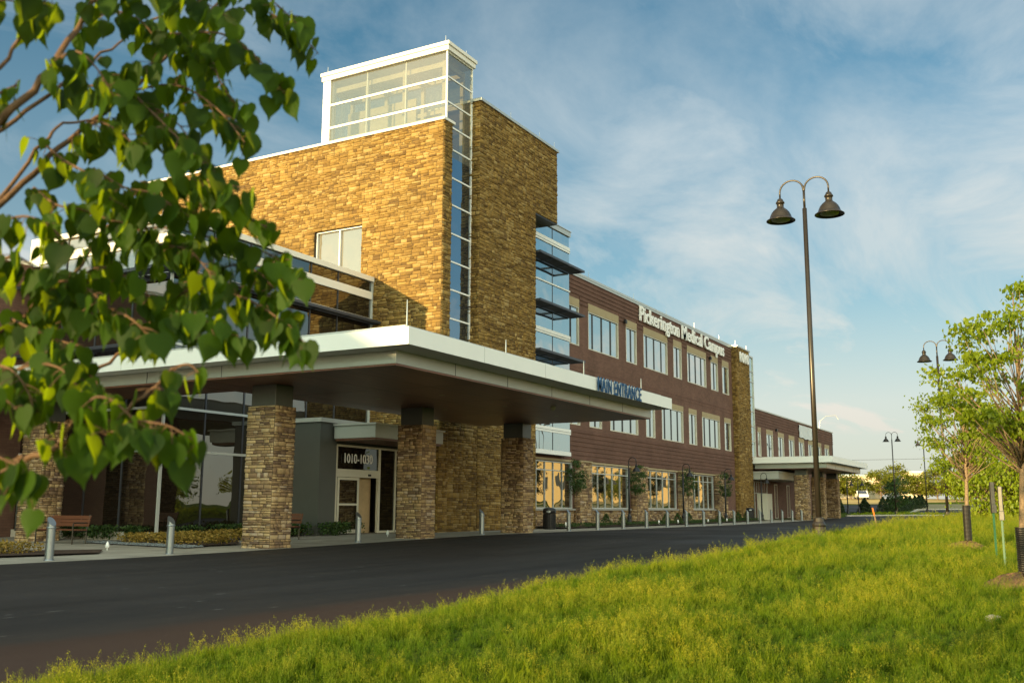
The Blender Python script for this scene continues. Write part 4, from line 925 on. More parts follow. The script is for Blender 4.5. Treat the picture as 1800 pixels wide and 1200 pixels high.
# litter bins
def bin_(loc, label):
    r = thing('litter_bin', label, 'litter bin', loc, group='black litter bins')
    m = MB(); m.lathe([(0.27, 0.0), (0.30, 0.03), (0.30, 0.74), (0.31, 0.76)], 24)
    for k in range(24):
        a = 2 * pi * k / 24; m.box(0.30 * cos(a) - 0.012, 0.30 * cos(a) + 0.012, 0.30 * sin(a) - 0.012, 0.30 * sin(a) + 0.012, 0.04, 0.73)
    m.build('body', M['black'], r, False, local=True)
    m = MB(); m.lathe([(0.32, 0.765), (0.32, 0.92), (0.29, 0.99), (0.2, 1.03), (0.05, 1.045)], 24); h = m.build('hood', M['black'], r, True, local=True)
    for a in (radians(200), radians(290)):
        m = MB(); c, s_ = cos(a), sin(a); vs = []
        for k in range(14):
            t = 2 * pi * k / 14; uu = 0.11 * cos(t); rr = sqrt(0.328 ** 2 - uu * uu); vs.append((c * rr - s_ * uu, s_ * rr + c * uu, 0.85 + 0.055 * sin(t)))
        m.add(vs, [tuple(range(14))]); m.build('opening_flap', M['steel'], h, False, local=True)
    return r
bn0 = bin_((43.9, 22.6, 0.2), 'round black litter bin beside the third stone pillar'); dup(bn0, (79.4, 22.9, 0.3), 'black litter bin at the foot of the stone stair pier')
def bench(loc, rz, L, label):
    r = thing('bench', label, 'bench', loc, rz, 'wooden slatted benches')
    m = MB()
    for k in range(4): m.bbox(-L / 2, L / 2, -0.22 + k * 0.115, -0.12 + k * 0.115, 0.42, 0.455, 0.008)
    m.build('seat', M['wood'], r, False, local=True)
    m = MB()
    for k in range(3):
        z0 = 0.54 + k * 0.115; y0 = 0.25 + k * 0.03; m.add([(-L / 2, y0, z0), (L / 2, y0, z0), (L / 2, y0 + 0.03, z0 + 0.1), (-L / 2, y0 + 0.03, z0 + 0.1), (-L / 2, y0 + 0.03, z0), (L / 2, y0 + 0.03, z0), (L / 2, y0 + 0.06, z0 + 0.1), (-L / 2, y0 + 0.06, z0 + 0.1)],
              [(0, 1, 2, 3), (7, 6, 5, 4), (3, 2, 6, 7), (0, 4, 5, 1), (0, 3, 7, 4), (1, 5, 6, 2)])
    m.build('backrest', M['wood'], r, False, local=True)
    for x in (-L / 2 + 0.06, L / 2 - 0.06):
        m = MB(); m.tube([(x, -0.24, 0), (x, -0.24, 0.62), (x, -0.2, 0.65), (x, 0.25, 0.65)], 0.022, 6); m.tube([(x, 0.24, 0), (x, 0.26, 0.42), (x, 0.36, 0.9)], 0.022, 6); m.tube([(x, -0.24, 0.40), (x, 0.26, 0.40)], 0.02, 6)
        m.build('leg_frame', M['bronze'], r, False, local=True)
    return r
bench((20.9, 28.1, 0.04), -pi / 2, 1.9, 'wooden slatted bench beside the far left stone pillar')
bench((26.3, 24.0, 0.12), -pi / 2, 1.6, 'wooden bench mostly hidden behind the nearest stone pillar')
for i, (x, y, lb) in enumerate(((18.9, 23.4, 'on the pavement left of the second bollard'), (29.9, 22.0, 'behind the bollard at the sliding doors'), (44.9, 22.2, 'right of the round litter bin'), (57.3, 22.1, 'in the bed before the second trained tree'), (60.6, 22.1, 'in the bed left of the second garden lamp'), (66.5, 22.1, 'in the bed before the third trained tree'), (70.7, 22.1, 'in the bed left of the last trained tree'))):
    r = thing('ground_spotlight', 'small white ground spotlight ' + lb, 'spotlight', (x, y, pz(x) + (0.1 if x > 44 else 0)), group='small white ground spotlights')
    m = MB(); m.tube([(0, 0, 0), (0, 0, 0.1)], 0.015, 6); m.build('stem', M['white'], r, local=True)
    m = MB(); m.lathe([(0.05, 0.07), (0.055, 0.12), (0.04, 0.19), (0.012, 0.24)], 10); m.build('head', M['letter'], r, True, local=True)
# posts, stakes, rock, hydrant on the lawn
for i, (x, y, h, lb) in enumerate(((15.1, 0.92, 1.10, 'green metal post with grey perforated top, left of the pair'), (16.6, 1.12, 1.16, 'green metal post with grey perforated top, nearer the tree trunk'))):
    z0 = H(x, y); r = thing('metal_post', lb, 'post', (x, y, z0), 0.4 * i, 'green metal posts by the tree')
    m = MB(); m.box(-0.018, 0.018, -0.004, 0.004, -0.1, h - 0.25); m.box(-0.004, 0.004, -0.002, 0.02, -0.1, h - 0.25)
    for k in range(14): m.box(-0.006, 0.006, -0.012, -0.004, 0.1 + k * 0.05, 0.12 + k * 0.05)
    m.build('stem', M['green_metal'], r, local=True)
    m = MB(); m.bbox(-0.034, 0.034, -0.022, 0.03, h - 0.33, h, 0.006); m.bbox(-0.05, 0.03, -0.03, 0.034, h - 0.45, h - 0.3305, 0.006); m.build('perforated_sleeve', M['galv'], r, local=True)
def stake(loc, lean, h, label, group):
    r = thing('marker_stake', label, 'stake', loc, 0, group)
    m = MB(); a = Vector((0, 0, -0.05)); b = Vector((lean[0] * h, lean[1] * h, h)); c = a.lerp(b, 0.72)
    m.tube([a, c], 0.022, 4); m.build('lath', M['bark_light'], r, local=True); m = MB(); m.tube([c, b], 0.0235, 4); m.build('painted_tip', M['orange'], r, local=True)
stake((34.6, 5.75, H(34.6, 5.75)), (0.12, 0.22), 0.85, 'leaning wooden stake with orange tip at the lawn edge', 'orange tipped survey stakes')
stake((23.9, 0.85, H(23.9, 0.85)), (0, 0.0), 0.8, 'upright orange tipped stake at the right edge behind the tree trunk', 'orange tipped survey stakes')
def blob(name, loc, r3, m_, parent=None, seed=0, label=None, cat=None, amp=0.25):
    import bmesh
    from mathutils import noise
    bm = bmesh.new(); bmesh.ops.create_icosphere(bm, subdivisions=4, radius=1)
    for v in bm.verts:
        n = noise.noise(v.co * 1.6 + Vector((seed, 0, 0))) + 0.5 * noise.noise(v.co * 4 + Vector((0, seed, 0))); v.co *= 1 + amp * n
        v.co = Vector((v.co.x * r3[0], v.co.y * r3[1], v.co.z * r3[2]))
    me = bpy.data.meshes.new(name); bm.to_mesh(me); bm.free(); me.materials.append(m_); o = bpy.data.objects.new(name, me); COL.objects.link(o); o.location = loc
    if parent: o.parent = parent
    if label: tag(o, label, cat)
    return o
blob('rock', (9.5, 0.7, H(9.5, 0.7) + 0.03), (0.05, 0.07, 0.035), M['rock'], label='small pale rock lying in the lawn near the right edge', cat='rock', seed=3)
def mulch_ring(x, y, R_, label):
    mb = MB(); n = 56; rings = 14; vs = []; 
    for j in range(rings + 1):
        for k in range(n):
            a = 2 * pi * k / n; rr = R_ * (j / rings) * (1 + (0.10 * sin(3 * a + x) + 0.07 * sin(7 * a + y)) * (j / rings)); px_, py_ = x + rr * cos(a), y + rr * sin(a)
            vs.append((px_, py_, H(px_, py_) + 0.17 * (1 - (j / rings) ** 2) - 0.03 * (j == rings) + random.uniform(-0.022, 0.022)))
    fs = [(j * n + k, j * n + (k + 1) % n, (j + 1) * n + (k + 1) % n, (j + 1) * n + k) for j in range(rings) for k in range(n)]
    mb.add(vs, fs[:]); o = mb.build('mulch_mound', M['straw_mulch'], None, True); tag(o, label, 'mulch', kind='structure'); return o
mulch_ring(12.45, 0.60, 0.50, 'brown mulch mound round the right edge tree'); mulch_ring(20.5, 1.85, 0.45, 'brown mulch mound round the second young tree')
hy = thing('fire_hydrant', 'tiny red and white fire hydrant beyond the parking bay', 'hydrant', (124.5, 9.2, 0.72))
m = MB(); m.lathe([(0.16, 0), (0.16, 0.05), (0.11, 0.07), (0.11, 0.5)], 12); m.build('barrel', M['red'], hy, local=True)
m = MB(); m.lathe([(0.15, 0.5), (0.15, 0.56), (0.11, 0.66), (0.03, 0.74)], 12); m.tube([(-0.2, 0, 0.42), (0.2, 0, 0.42)], 0.06, 8); m.build('bonnet', M['letter'], hy, local=True)

# ------------------------------------------------------------------ plants
T_KITE = (np.array([(0, 0, 0), (0.36, 0.42, 0.06), (0, 1, -0.05), (-0.36, 0.42, 0.06)]), [(0, 1, 2), (0, 2, 3)])
_h = [(0, 0.04), (0.2, -0.05), (0.40, 0.08), (0.46, 0.30), (0.38, 0.54), (0.22, 0.76), (0.08, 0.92), (0, 1.16)]
_hv = [(x, y, 0.10 * abs(x) - 0.12 * (y - 0.4) ** 2) for x, y in _h] + [(-x, y, 0.10 * abs(x) - 0.12 * (y - 0.4) ** 2) for x, y in _h[1:-1]] + [(0, 0.30, -0.015), (0, 0.62, -0.02)]
# indices: 0 base,1..6 right,7 tip, 8..13 left(1..6), 14,15 midrib
T_HEART = (np.array(_hv), [(0, 1, 14), (1, 2, 14), (2, 3, 14), (3, 4, 14), (4, 15, 14), (4, 5, 15), (5, 6, 15), (6, 7, 15),
                           (8, 0, 14), (9, 8, 14), (10, 9, 14), (11, 10, 14), (15, 11, 14), (12, 11, 15), (13, 12, 15), (7, 13, 15)])
def leaves(name, C, size, hang, material, parent, T=T_KITE, rnd=None, flat=0.0, smooth=False, face=None):
    n = len(C); C = np.asarray(C, float); size = np.broadcast_to(size, n).astype(float)
    d = rng.normal(size=(n, 3)); d /= np.linalg.norm(d, axis=1)[:, None]
    L = d * (1 - hang) + np.array([0, 0, -1.0]) * hang
    if flat > 0: L[:, 2] *= (1 - flat)
    L /= np.linalg.norm(L, axis=1)[:, None]
    q = rng.normal(size=(n, 3))
    if face is not None: q = q * 0.7 + np.array(face)
    Wv = np.cross(L, q); Wv /= np.linalg.norm(Wv, axis=1)[:, None]
    Nn = np.cross(Wv, L)
    t, f = T
    curl = rng.uniform(0.3, 2.6, n)
    V = C[:, None, :] + size[:, None, None] * (t[None, :, 0, None] * Wv[:, None, :] + t[None, :, 1, None] * L[:, None, :] + (t[None, :, 2] * curl[:, None])[:, :, None] * Nn[:, None, :])
    k = len(t); f = np.array(f); Fc = (f[None] + (np.arange(n) * k)[:, None, None]).reshape(-1)
    r = rng.random(n) if rnd is None else rnd
    return np_mesh(name, V.reshape(-1, 3), Fc, 3, material, parent, rnd=np.repeat(r, len(f)), smooth=smooth)
def rand_ell(n, c, r, shell=0.0):
    d = rng.normal(size=(n, 3)); d /= np.linalg.norm(d, axis=1)[:, None]
    u = rng.random(n) ** (1 / 3); u = shell + (1 - shell) * u
    return np.array(c) + d * u[:, None] * np.array(r)
def tree(name, label, base, h_trunk, tr, cc, cr, nclump, nleaf, ls, leaf, bark='bark', group=None, hang=0.55, spread=0.16, kind=None, cat='tree', limbs=None, tseg=8, twigs=True):
    r = thing(name, label, cat, base, 0, group)
    b = Vector(base); c = Vector(cc); cl = rand_ell(nclump, (0, 0, 0), cr, 0.25) 
    cl[:, 2] = np.where(cl[:, 2] < -cr[2] * 0.75, -cr[2] * 0.6, cl[:, 2]); cl = cl + np.array(c)
    m = MB(); top = c.z - b.z + cr[2] * 0.75
    cx, cy = c.x - b.x, c.y - b.y
    P_ = [Vector((b.x + cx * t ** 1.5 + 0.02 * sin(5 * t) * h_trunk, b.y + cy * t ** 1.5 + 0.02 * cos(6 * t) * h_trunk, b.z - 0.1 + (top + 0.1) * t)) for t in [k / 9 for k in range(10)]]
    R_ = [tr * (1.15 if k == 0 else (1 - 0.88 * (k / 9) ** 0.9)) for k in range(10)]
    m.tube(P_, R_, tseg)
    if twigs:
        for q in cl:
            q = Vector(q); zs = max(b.z + h_trunk + random.random() * 0.3 * cr[2], min(q.z - 0.25 * abs(q.z - b.z) - 0.3 * (Vector((q.x - c.x, q.y - c.y, 0)).length), b.z + top * 0.9)); t = max(0.0, min(1, (zs - b.z + 0.1) / (top + 0.1)))
            i = min(8, int(t * 9)); s0 = P_[i].lerp(P_[i + 1], t * 9 - i); rr = max(0.004, R_[i] * 0.38)
            mid = s0.lerp(q, 0.5) + Vector((random.uniform(-1, 1), random.uniform(-1, 1), -0.3)) * 0.08 * (q - s0).length
            m.tube([s0, mid, q], [rr, rr * 0.6, rr * 0.25], 5)
    m.build('trunk', M[bark], r, True)
    C = np.repeat(cl, nleaf // nclump, axis=0); sp = spread * rng.uniform(0.6, 1.5, nclump).repeat(nleaf // nclump)
    g = rng.normal(size=C.shape); g[:, 2] *= 0.55; C = C + g * sp[:, None]
    cr_ = np.repeat(rng.random(nclump), nleaf // nclump) * 0.5 + rng.random(len(C)) * 0.5
    leaves('crown', C, rng.uniform(0.65, 1.25, len(C)) * ls, hang, M[leaf], r, rnd=cr_)
    return r
ta = tree('young_tree', 'young tree with pale trunk in a black guard at the right edge', (12.6, 0.58, H(12.6, 0.58)), 1.15, 0.047, (12.62, 0.46, 2.80), (0.92, 0.92, 1.16), 105, 6300, 0.058, 'leaf_tree', 'bark_light', 'young lawn trees in black guards', spread=0.072)
tb = tree('young_tree', 'smaller young tree left of the right edge tree, black guard on its trunk', (20.6, 1.85, H(20.6, 1.85)), 1.2, 0.05, (20.7, 1.80, 2.85), (0.80, 0.80, 1.15), 85, 5000, 0.062, 'leaf_tree', 'bark_light', 'young lawn trees in black guards', spread=0.095)
for t_, (x, y), hh in ((ta, (12.6, 0.58), 0.68), (tb, (20.6, 1.85), 0.85)):
    z0 = H(x, y); m = MB(); prof = []
    for k in range(int(hh / 0.024)): prof += [(0.062, z0 + k * 0.024), (0.072, z0 + k * 0.024 + 0.008), (0.072, z0 + k * 0.024 + 0.016)]
    m.lathe(prof, 16, x, y, 0, cap=False); m.build('corrugated_guard', M['rubber'], t_)
tree('willow_tree', 'bright yellow green bushy tree behind the right edge tree', (45.0, 2.2, H(45.0, 2.2)), 0.5, 0.12, (45.0, 2.0, 2.9), (2.5, 2.5, 2.5), 240, 17000, 0.12, 'leaf_bright', hang=0.75, spread=0.28)
tree('willow_tree', 'second bright bushy tree at the right edge farther back', (60.0, 1.0, H(60, 1.0)), 0.5, 0.12, (60.0, 1.0, 3.2), (3.0, 3.0, 2.7), 120, 5000, 0.18, 'leaf_bright', hang=0.7, spread=0.35)
tree('sapling', 'thin young sapling at the far end of the lawn', (72.0, 5.0, H(72, 5)), 1.0, 0.035, (72.0, 5.0, 3.0), (1.0, 1.0, 1.2), 30, 700, 0.10, 'leaf_tree', spread=0.18)
tree('dark_tree', 'dark green small tree in front of the evergreen hedge', (120.3, 17.9, 0.8), 0.9, 0.07, (120.3, 17.9, 3.1), (1.25, 1.25, 1.9), 60, 2400, 0.17, 'leaf_dark', spread=0.22)
for i, (x, lb) in enumerate(((48.4, 'left of the second ground floor window'), (56.9, 'right of the first garden lamp'), (66.0, 'right of the second garden lamp'), (74.4, 'last before the stone stair pier'))):
    tree('trained_tree', 'narrow dark young tree against the stone pier, ' + lb, (x, 23.3, pz(x) + 0.05), 1.3, 0.028, (x, 23.3, 2.85 + 0.1 * (i % 2)), (0.52, 0.45, 1.05), 40, 2000, 0.085, 'leaf_dark', 'bark', 'narrow trees along the brick wing', spread=0.12)
# far trees, each its own
far = [(186, 46, 5.5, 0), (190, 39.5, 6.0, 1), (192.5, 36.6, 4.6, 2), (195.5, 31.8, 5.6, 0), (197.5, 28.8, 6.2, 1), (199, 25.6, 5.2, 2), (198, 22.4, 5.6, 0), (196, 19.2, 4.9, 1), (190, 16.4, 4.8, 0), (186, 13.2, 5.0, 1), (182, 10.0, 4.8, 0), (178, 6.4, 5.2, 2), (174, 2.5, 5.6, 1), (210, 50, 7.0, 0), (178, -4, 5.5, 0), (172, -12, 6.0, 1), (166, -22, 6.0, 0)]
desc = ['loose yellow green tree', 'fuller light green tree', 'smaller olive green tree']
place = ['left of the white building', 'left of the white building, next right', 'in front of the white building', 'centre of the far row', 'tallest in the far row', 'just right of the tallest', 'behind the evergreen hedge', 'behind the farthest lamp', 'behind the parking bay', 'right of the parking bay', 'behind the smaller young tree', 'behind the second young tree crown', 'at the right end of the row', 'behind the canopy roof end', 'beyond the right edge', 'well beyond the right edge', 'farthest right of the row']
for i, (x, y, h, k) in enumerate(far):
    z0 = H(x, y); w_ = h * random.uniform(0.42, 0.52)
    tree('far_tree', f'{desc[k]} beyond the field, {place[i]}', (x, y, z0 - 0.1), 0.25, 0.14, (x, y, z0 + h * 0.56), (w_, w_, h * 0.46), 55, 3000, 0.34, 'leaf_far', group='trees beyond the field', hang=0.3, spread=0.42, tseg=6)
# hedge, round shrubs
def shrub(name, label, x, y, rx, hz, leaf, n, ls, group=None, cone=False, z=None, cat='shrub'):
    z0 = H(x, y) if z is None else z; r = thing(name, label, cat, (x, y, z0), 0, group)
    u = rng.random(n); a = rng.random(n) * 2 * pi; zz = u ** 0.9 * hz; prof = (1 - (zz / hz) ** 1.6) if cone else np.sqrt(np.clip(1 - (2 * zz / hz - 0.85) ** 2 / 1.35, 0.02, 1))
    rad = rx * prof * rng.uniform(0.72, 1.04, n); C = np.stack([x + rad * np.cos(a), y + rad * np.sin(a), z0 + zz], 1)
    leaves('foliage', C, rng.uniform(0.7, 1.3, n) * ls, 0.1, M[leaf], r)
    m = MB(); m.tube([(x, y, z0 - 0.05), (x, y, z0 + hz * 0.5), (x, y, z0 + hz * 0.9)], [0.05 * rx * 2, 0.03, 0.01], 5); m.build('stem', M['bark'], r)
shrub('round_shrub', 'dark rounded evergreen shrub just right of the far canopy', 120.5, 24.2, 0.55, 1.6, 'leaf_hedge', 1800, 0.14, 'dark evergreen shrubs', True)
shrub('round_shrub', 'wider dark evergreen shrub left of the orange tipped stake', 121.3, 21.6, 0.85, 1.65, 'leaf_hedge', 2600, 0.15, 'dark evergreen shrubs', True)
for i, (x, y) in enumerate(((127.6, 20.6), (129.0, 20.2), (130.6, 19.9), (132.3, 19.7), (134.6, 19.5), (137.2, 19.3), (140.2, 19.2), (143.8, 19.1), (147.6, 19.1), (151.6, 19.2))):
    shrub('hedge_conifer', 'dark conical evergreen in the tight hedge row beyond the drive', x, y, 0.75, 1.75, 'leaf_hedge', 1300, 0.15, 'evergreens of the hedge row', True)
# small conical shrubs in the bed
for i, (x, y) in enumerate(((50.9, 22.7), (53.2, 22.7), (60.1, 22.7), (62.2, 22.7), (64.4, 22.7), (71.0, 22.7), (75.5, 22.7), (77.6, 22.7))):
    shrub('bed_shrub', 'small dark green conical shrub in the bed along the brick wing', x, y, 0.34, 0.62, 'leaf_dark', 500, 0.07, 'small conical bed shrubs', True, z=pz(x) + 0.1)
# planting beds
BZ = lambda x, y: pz(x) + 0.06 + 0.05 * min(1, max(0, (y - 22.2) / 1.0))
patch('planting_bed', [(44.6, 22.2), (82.5, 22.2), (82.5, 24.45), (44.6, 24.45)], 0, M['mulch'], 1.0, 'dark mulch bed along the brick wing', BZ)
BZ2 = lambda x, y: pz(x) + 0.05
patch('planting_bed', [(11.5, 22.6), (17.3, 21.7), (18.6, 23.2), (17, 24.6), (11.5, 26.0)], 0, M['mulch'], 1.0, 'mulch bed at the far left edge', BZ2)
patch('planting_bed', [(21.3, 22.3), (22.7, 22.2), (25.2, 24.8), (29.2, 25.3), (29.2, 26.9), (23.6, 26.9), (22.3, 27.6)], 0, M['mulch'], 1.0, 'mulch bed below the glass pavilion', BZ2)
patch('gravel_strip', [(20.5, 22.1), (21.25, 22.1), (22.25, 27.6), (21.5, 27.9)], 0.03, M['gravel'], 0.5, 'blue grey river gravel strip edging the bed', lambda x, y: pz(x), kind='structure')
# loose pebbles on the strip
acc_v = []; mb = MB()
for k in range(700):
    t = random.random(); x = 20.55 + t * 0.98 + random.random() * 0.68; y = 22.1 + t * 5.7; s_ = random.uniform(0.02, 0.05)
    vs = [(x + s_ * random.uniform(0.6, 1) * dx, y + s_ * random.uniform(0.6, 1) * dy, pz(x) + 0.03 + (0.8 * s_ if dz_ else 0)) for dx, dy, dz_ in ((-1, -1, 0), (1, -1, 0), (1, 1, 0), (-1, 1, 0), (-.5, -.5, 1), (.5, -.5, 1), (.5, .5, 1), (-.5, .5, 1))]
    mb.add(vs, [(4, 5, 6, 7), (0, 1, 5, 4), (1, 2, 6, 5), (2, 3, 7, 6), (3, 0, 4, 7)])
tag(mb.build('pebbles', M['gravel']), 'loose blue grey pebbles of the gravel strip', kind='stuff')
def cover(name, label, pts, hgt, ls, m_, base=pz, clump=0.12, n=3000):
    pts = np.array(pts); k = n // len(pts); C = np.repeat(pts, k, axis=0) + rng.normal(size=(len(pts) * k, 2)) * clump
    z = np.array([base(x) for x, _ in C]) + 0.05 + rng.random(len(C)) ** 0.7 * hgt
    o = leaves(name, np.column_stack([C, z]), rng.uniform(0.7, 1.3, len(C)) * ls, 0.0, M[m_], None, flat=0.3); tag(o, label, kind='stuff')
pts = [(random.uniform(44.8, 81), random.uniform(22.3, 23.6)) for _ in range(420)]
cover('ground_cover', 'low green ground cover along the brick wing', pts, 0.20, 0.06, 'leaf_dark', n=12000)
pts = [(random.uniform(21.6, 23.4), random.uniform(22.6, 26.6)) for _ in range(60)] + [(random.uniform(23.5, 28.8), random.uniform(25.4, 26.4)) for _ in range(50)]
pts = [p for p in pts if not (p[0] < 22.6 and p[1] > 26.9)]
cover('golden_ground_cover', 'yellow and bronze leaved ground cover below the pavilion', pts, 0.26, 0.075, 'leaf_yellow', clump=0.14, n=6600)
pts = [(random.uniform(11.6, 16.6), random.uniform(22.9, 24.8)) for _ in range(60)]
cover('golden_ground_cover', 'bronze leaved ground cover at the far left edge', pts, 0.26, 0.075, 'leaf_yellow', clump=0.16, n=3600)
pts = [(23.3 + random.random() * 0.3, random.uniform(27.4, 31.5)) for _ in range(26)] + [(random.uniform(24, 29), 26.7) for _ in range(20)] + [(random.uniform(27.6, 29.1), random.uniform(24.9, 25.6)) for _ in range(14)] + [(random.uniform(29.3, 31.6), 24.55) for _ in range(12)]
cover('green_ground_cover', 'dark green grassy plants at the foot of the glass walls', pts, 0.42, 0.10, 'leaf_dark', clump=0.10, n=4200)

# ------------------------------------------------------------------ near branch tree (left foreground)
near = thing('foreground_tree', 'heart leaved tree reaching in from the left, close to the viewer', 'tree', tuple(rf(-2.15, 1.9, 0.0)))
TB = rf(-2.15, 1.9, -0.1)
tr_pts = [TB, rf(-2.14, 1.92, 0.7), rf(-2.1, 1.95, 1.4), rf(-2.12, 2.0, 2.2), rf(-2.0, 2.0, 3.2), rf(-1.9, 2.1, 4.2)]
m = MB(); m.tube(tr_pts, [0.075, 0.065, 0.058, 0.048, 0.034, 0.015], 12)
branches = [   # (radius0, [(px,py,depth)...]) surveyed along the sight lines, each at its own depth
 (0.0095, [(-420, 560, 2.0), (-150, 360, 2.05), (0, 215, 2.1), (90, 120, 2.15), (160, 5, 2.25), (215, -90, 2.3)]),
 (0.0075, [(-420, 700, 2.0), (-100, 440, 2.2), (40, 325, 2.3), (120, 245, 2.4), (230, 160, 2.5), (340, 50, 2.6), (410, -20, 2.7)]),
 (0.0060, [(-420, 600, 2.0), (-120, 300, 2.3), (0, 225, 2.4), (110, 150, 2.5), (180, 95, 2.6), (240, 50, 2.7)]),
 (0.0065, [(-400, 960, 1.95), (-150, 850, 1.9), (20, 812, 1.9), (100, 785, 1.9), (200, 735, 1.95), (260, 690, 2.0), (300, 650, 2.05)]),
 (0.0060, [(-400, 850, 2.0), (-120, 650, 2.2), (40, 560, 2.35), (110, 515, 2.4), (165, 430, 2.5), (215, 365, 2.55)]),
 (0.0060, [(-400, 900, 2.0), (-120, 740, 2.3), (60, 680, 2.5), (180, 645, 2.6), (240, 592, 2.65), (310, 540, 2.7)]),
 (0.0055, [(-400, 760, 2.0), (-100, 480, 2.2), (0, 350, 2.3), (75, 250, 2.35), (120, 215, 2.4), (200, 215, 2.45)]),
 (0.0055, [(-400, 500, 2.0), (-100, 190, 2.1), (0, 120, 2.15), (45, 35, 2.2), (60, -40, 2.2)]),
 (0.0050, [(-400, 900, 2.0), (-150, 760, 2.1), (0, 665, 2.15), (70, 625, 2.2), (130, 560, 2.3)]),
 (0.0045, [(-400, 980, 1.9), (-120, 930, 1.8), (0, 830, 1.8), (40, 800, 1.8)]),
]
def curve(pts, n):
    P_ = [Vector(p) for p in pts]; out = []
    for i in range(len(P_) - 1):
        p0 = P_[max(i - 1, 0)]; p1 = P_[i]; p2 = P_[i + 1]; p3 = P_[min(i + 2, len(P_) - 1)]
        for k in range(n):
            t = k / n; out.append(0.5 * ((2 * p1) + (p2 - p0) * t + (2 * p0 - 5 * p1 + 4 * p2 - p3) * t * t + (3 * p1 - p0 - 3 * p2 + p3) * t ** 3))
    return out + [P_[-1]]
for r0, pp in branches:
    pts = [along(*q) for q in pp]; start = min(tr_pts, key=lambda q: (q - pts[0]).length)
    pts = [start] + pts; cv = curve(pts, 5); n = len(cv)
    m.tube([p + Vector((random.uniform(-1, 1), random.uniform(-1, 1), random.uniform(-1, 1))) * 0.004 for p in cv], [r0 * (1.5 - 1.15 * (i / n)) for i in range(n)], 8)
m.build('trunk', M['twig'], near, True)
twigs = [  # leafy twigs: start, mid, end in sight-line surveys (px, py, depth)
 [(340, 50, 2.6), (430, 15, 2.6), (505, 40, 2.6), (560, 95, 2.6)], [(300, 60, 2.5), (390, 60, 2.45), (455, 105, 2.4), (500, 165, 2.4)], [(160, 5, 2.25), (250, -20, 2.25), (330, -10, 2.3), (400, 30, 2.3)],
 [(250, -30, 2.3), (360, -30, 2.4), (460, -10, 2.5), (530, 50, 2.5)], [(230, 160, 2.5), (310, 150, 2.4), (380, 190, 2.35), (430, 250, 2.3)], [(230, 160, 2.5), (270, 200, 2.3), (320, 250, 2.2), (370, 300, 2.2)],
 [(240, 50, 2.7), (290, 30, 2.6), (330, 70, 2.6), (350, 120, 2.6)], [(120, 245, 2.4), (170, 215, 2.3), (220, 240, 2.2), (255, 280, 2.2)], [(90, 120, 2.15), (130, 90, 2.1), (170, 120, 2.1), (200, 170, 2.1)],
 [(200, 215, 2.45), (260, 190, 2.4), (310, 215, 2.35), (345, 265, 2.3)], [(110, 150, 2.5), (170, 150, 2.4), (220, 130, 2.3), (270, 110, 2.3)], [(45, 35, 2.2), (70, 10, 2.1), (90, -10, 2.1)],
 [(215, 365, 2.55), (290, 320, 2.4), (360, 320, 2.3), (430, 330, 2.2)], [(215, 365, 2.55), (320, 360, 2.4), (400, 370, 2.3), (470, 400, 2.3)], [(170, 430, 2.5), (270, 400, 2.5), (380, 420, 2.4), (480, 450, 2.35), (520, 500, 2.3)],
 [(310, 540, 2.7), (370, 480, 2.5), (440, 470, 2.4), (510, 540, 2.3)], [(240, 592, 2.65), (330, 510, 2.4), (420, 520, 2.3), (490, 560, 2.25), (530, 600, 2.25)], [(240, 592, 2.65), (300, 560, 2.3), (350, 560, 2.2), (410, 590, 2.2)],
 [(165, 430, 2.5), (220, 420, 2.6), (270, 440, 2.6), (310, 470, 2.6)], [(110, 515, 2.4), (170, 470, 2.3), (230, 490, 2.2), (270, 530, 2.2)], [(130, 560, 2.3), (180, 540, 2.2), (230, 560, 2.1), (260, 590, 2.1)],
 [(40, 560, 2.35), (90, 500, 2.2), (140, 500, 2.2), (180, 530, 2.1)], [(75, 250, 2.35), (110, 280, 2.2), (160, 310, 2.1), (190, 350, 2.1)], [(-20, 400, 2.2), (40, 380, 2.1), (90, 400, 2.1), (130, 440, 2.1)],
 [(60, 330, 2.3), (100, 360, 2.2), (150, 370, 2.2), (200, 390, 2.2)], [(-20, 480, 2.2), (20, 450, 2.1), (60, 470, 2.1), (90, 510, 2.1)], [(60, 680, 2.5), (90, 640, 2.3), (130, 640, 2.2), (170, 670, 2.1)],
 [(-20, 640, 2.1), (20, 650, 2.0), (50, 690, 2.0), (60, 730, 2.0)], [(0, 665, 2.15), (60, 640, 2.1), (110, 650, 2.0), (130, 690, 2.0)], [(100, 785, 1.9), (150, 710, 1.9), (190, 700, 1.9), (240, 740, 1.9), (270, 760, 1.9)],
 [(200, 735, 1.95), (250, 740, 1.9), (300, 750, 1.9), (350, 780, 1.9)], [(260, 690, 2.0), (275, 680, 2.0), (290, 700, 2.0)], [(100, 785, 1.9), (170, 760, 1.9), (230, 760, 1.85)],
 [(40, 800, 1.8), (20, 830, 1.8), (30, 860, 1.8)], [(-40, 790, 1.8), (-10, 800, 1.8), (30, 820, 1.8), (50, 850, 1.8)], [(-60, 700, 1.9), (-10, 690, 1.9), (30, 720, 1.9)],
 [(30, 150, 2.2), (-10, 170, 2.1), (-30, 200, 2.1)], [(-40, 20, 2.2), (10, 0, 2.2), (60, 20, 2.2)], [(150, 40, 2.3), (200, 20, 2.4), (250, 40, 2.4), (280, 80, 2.4)], [(340, 50, 2.6), (370, 100, 2.5), (390, 150, 2.4), (420, 190, 2.4)],
 [(170, 300, 2.3), (220, 330, 2.2), (270, 340, 2.2), (310, 370, 2.2)], [(300, 650, 2.05), (330, 640, 2.05), (350, 655, 2.05)], [(280, 430, 2.5), (330, 440, 2.3), (370, 480, 2.2)], [(20, 560, 2.3), (60, 580, 2.2), (110, 600, 2.1), (150, 610, 2.1)],
]
m = MB(); LC = []; 
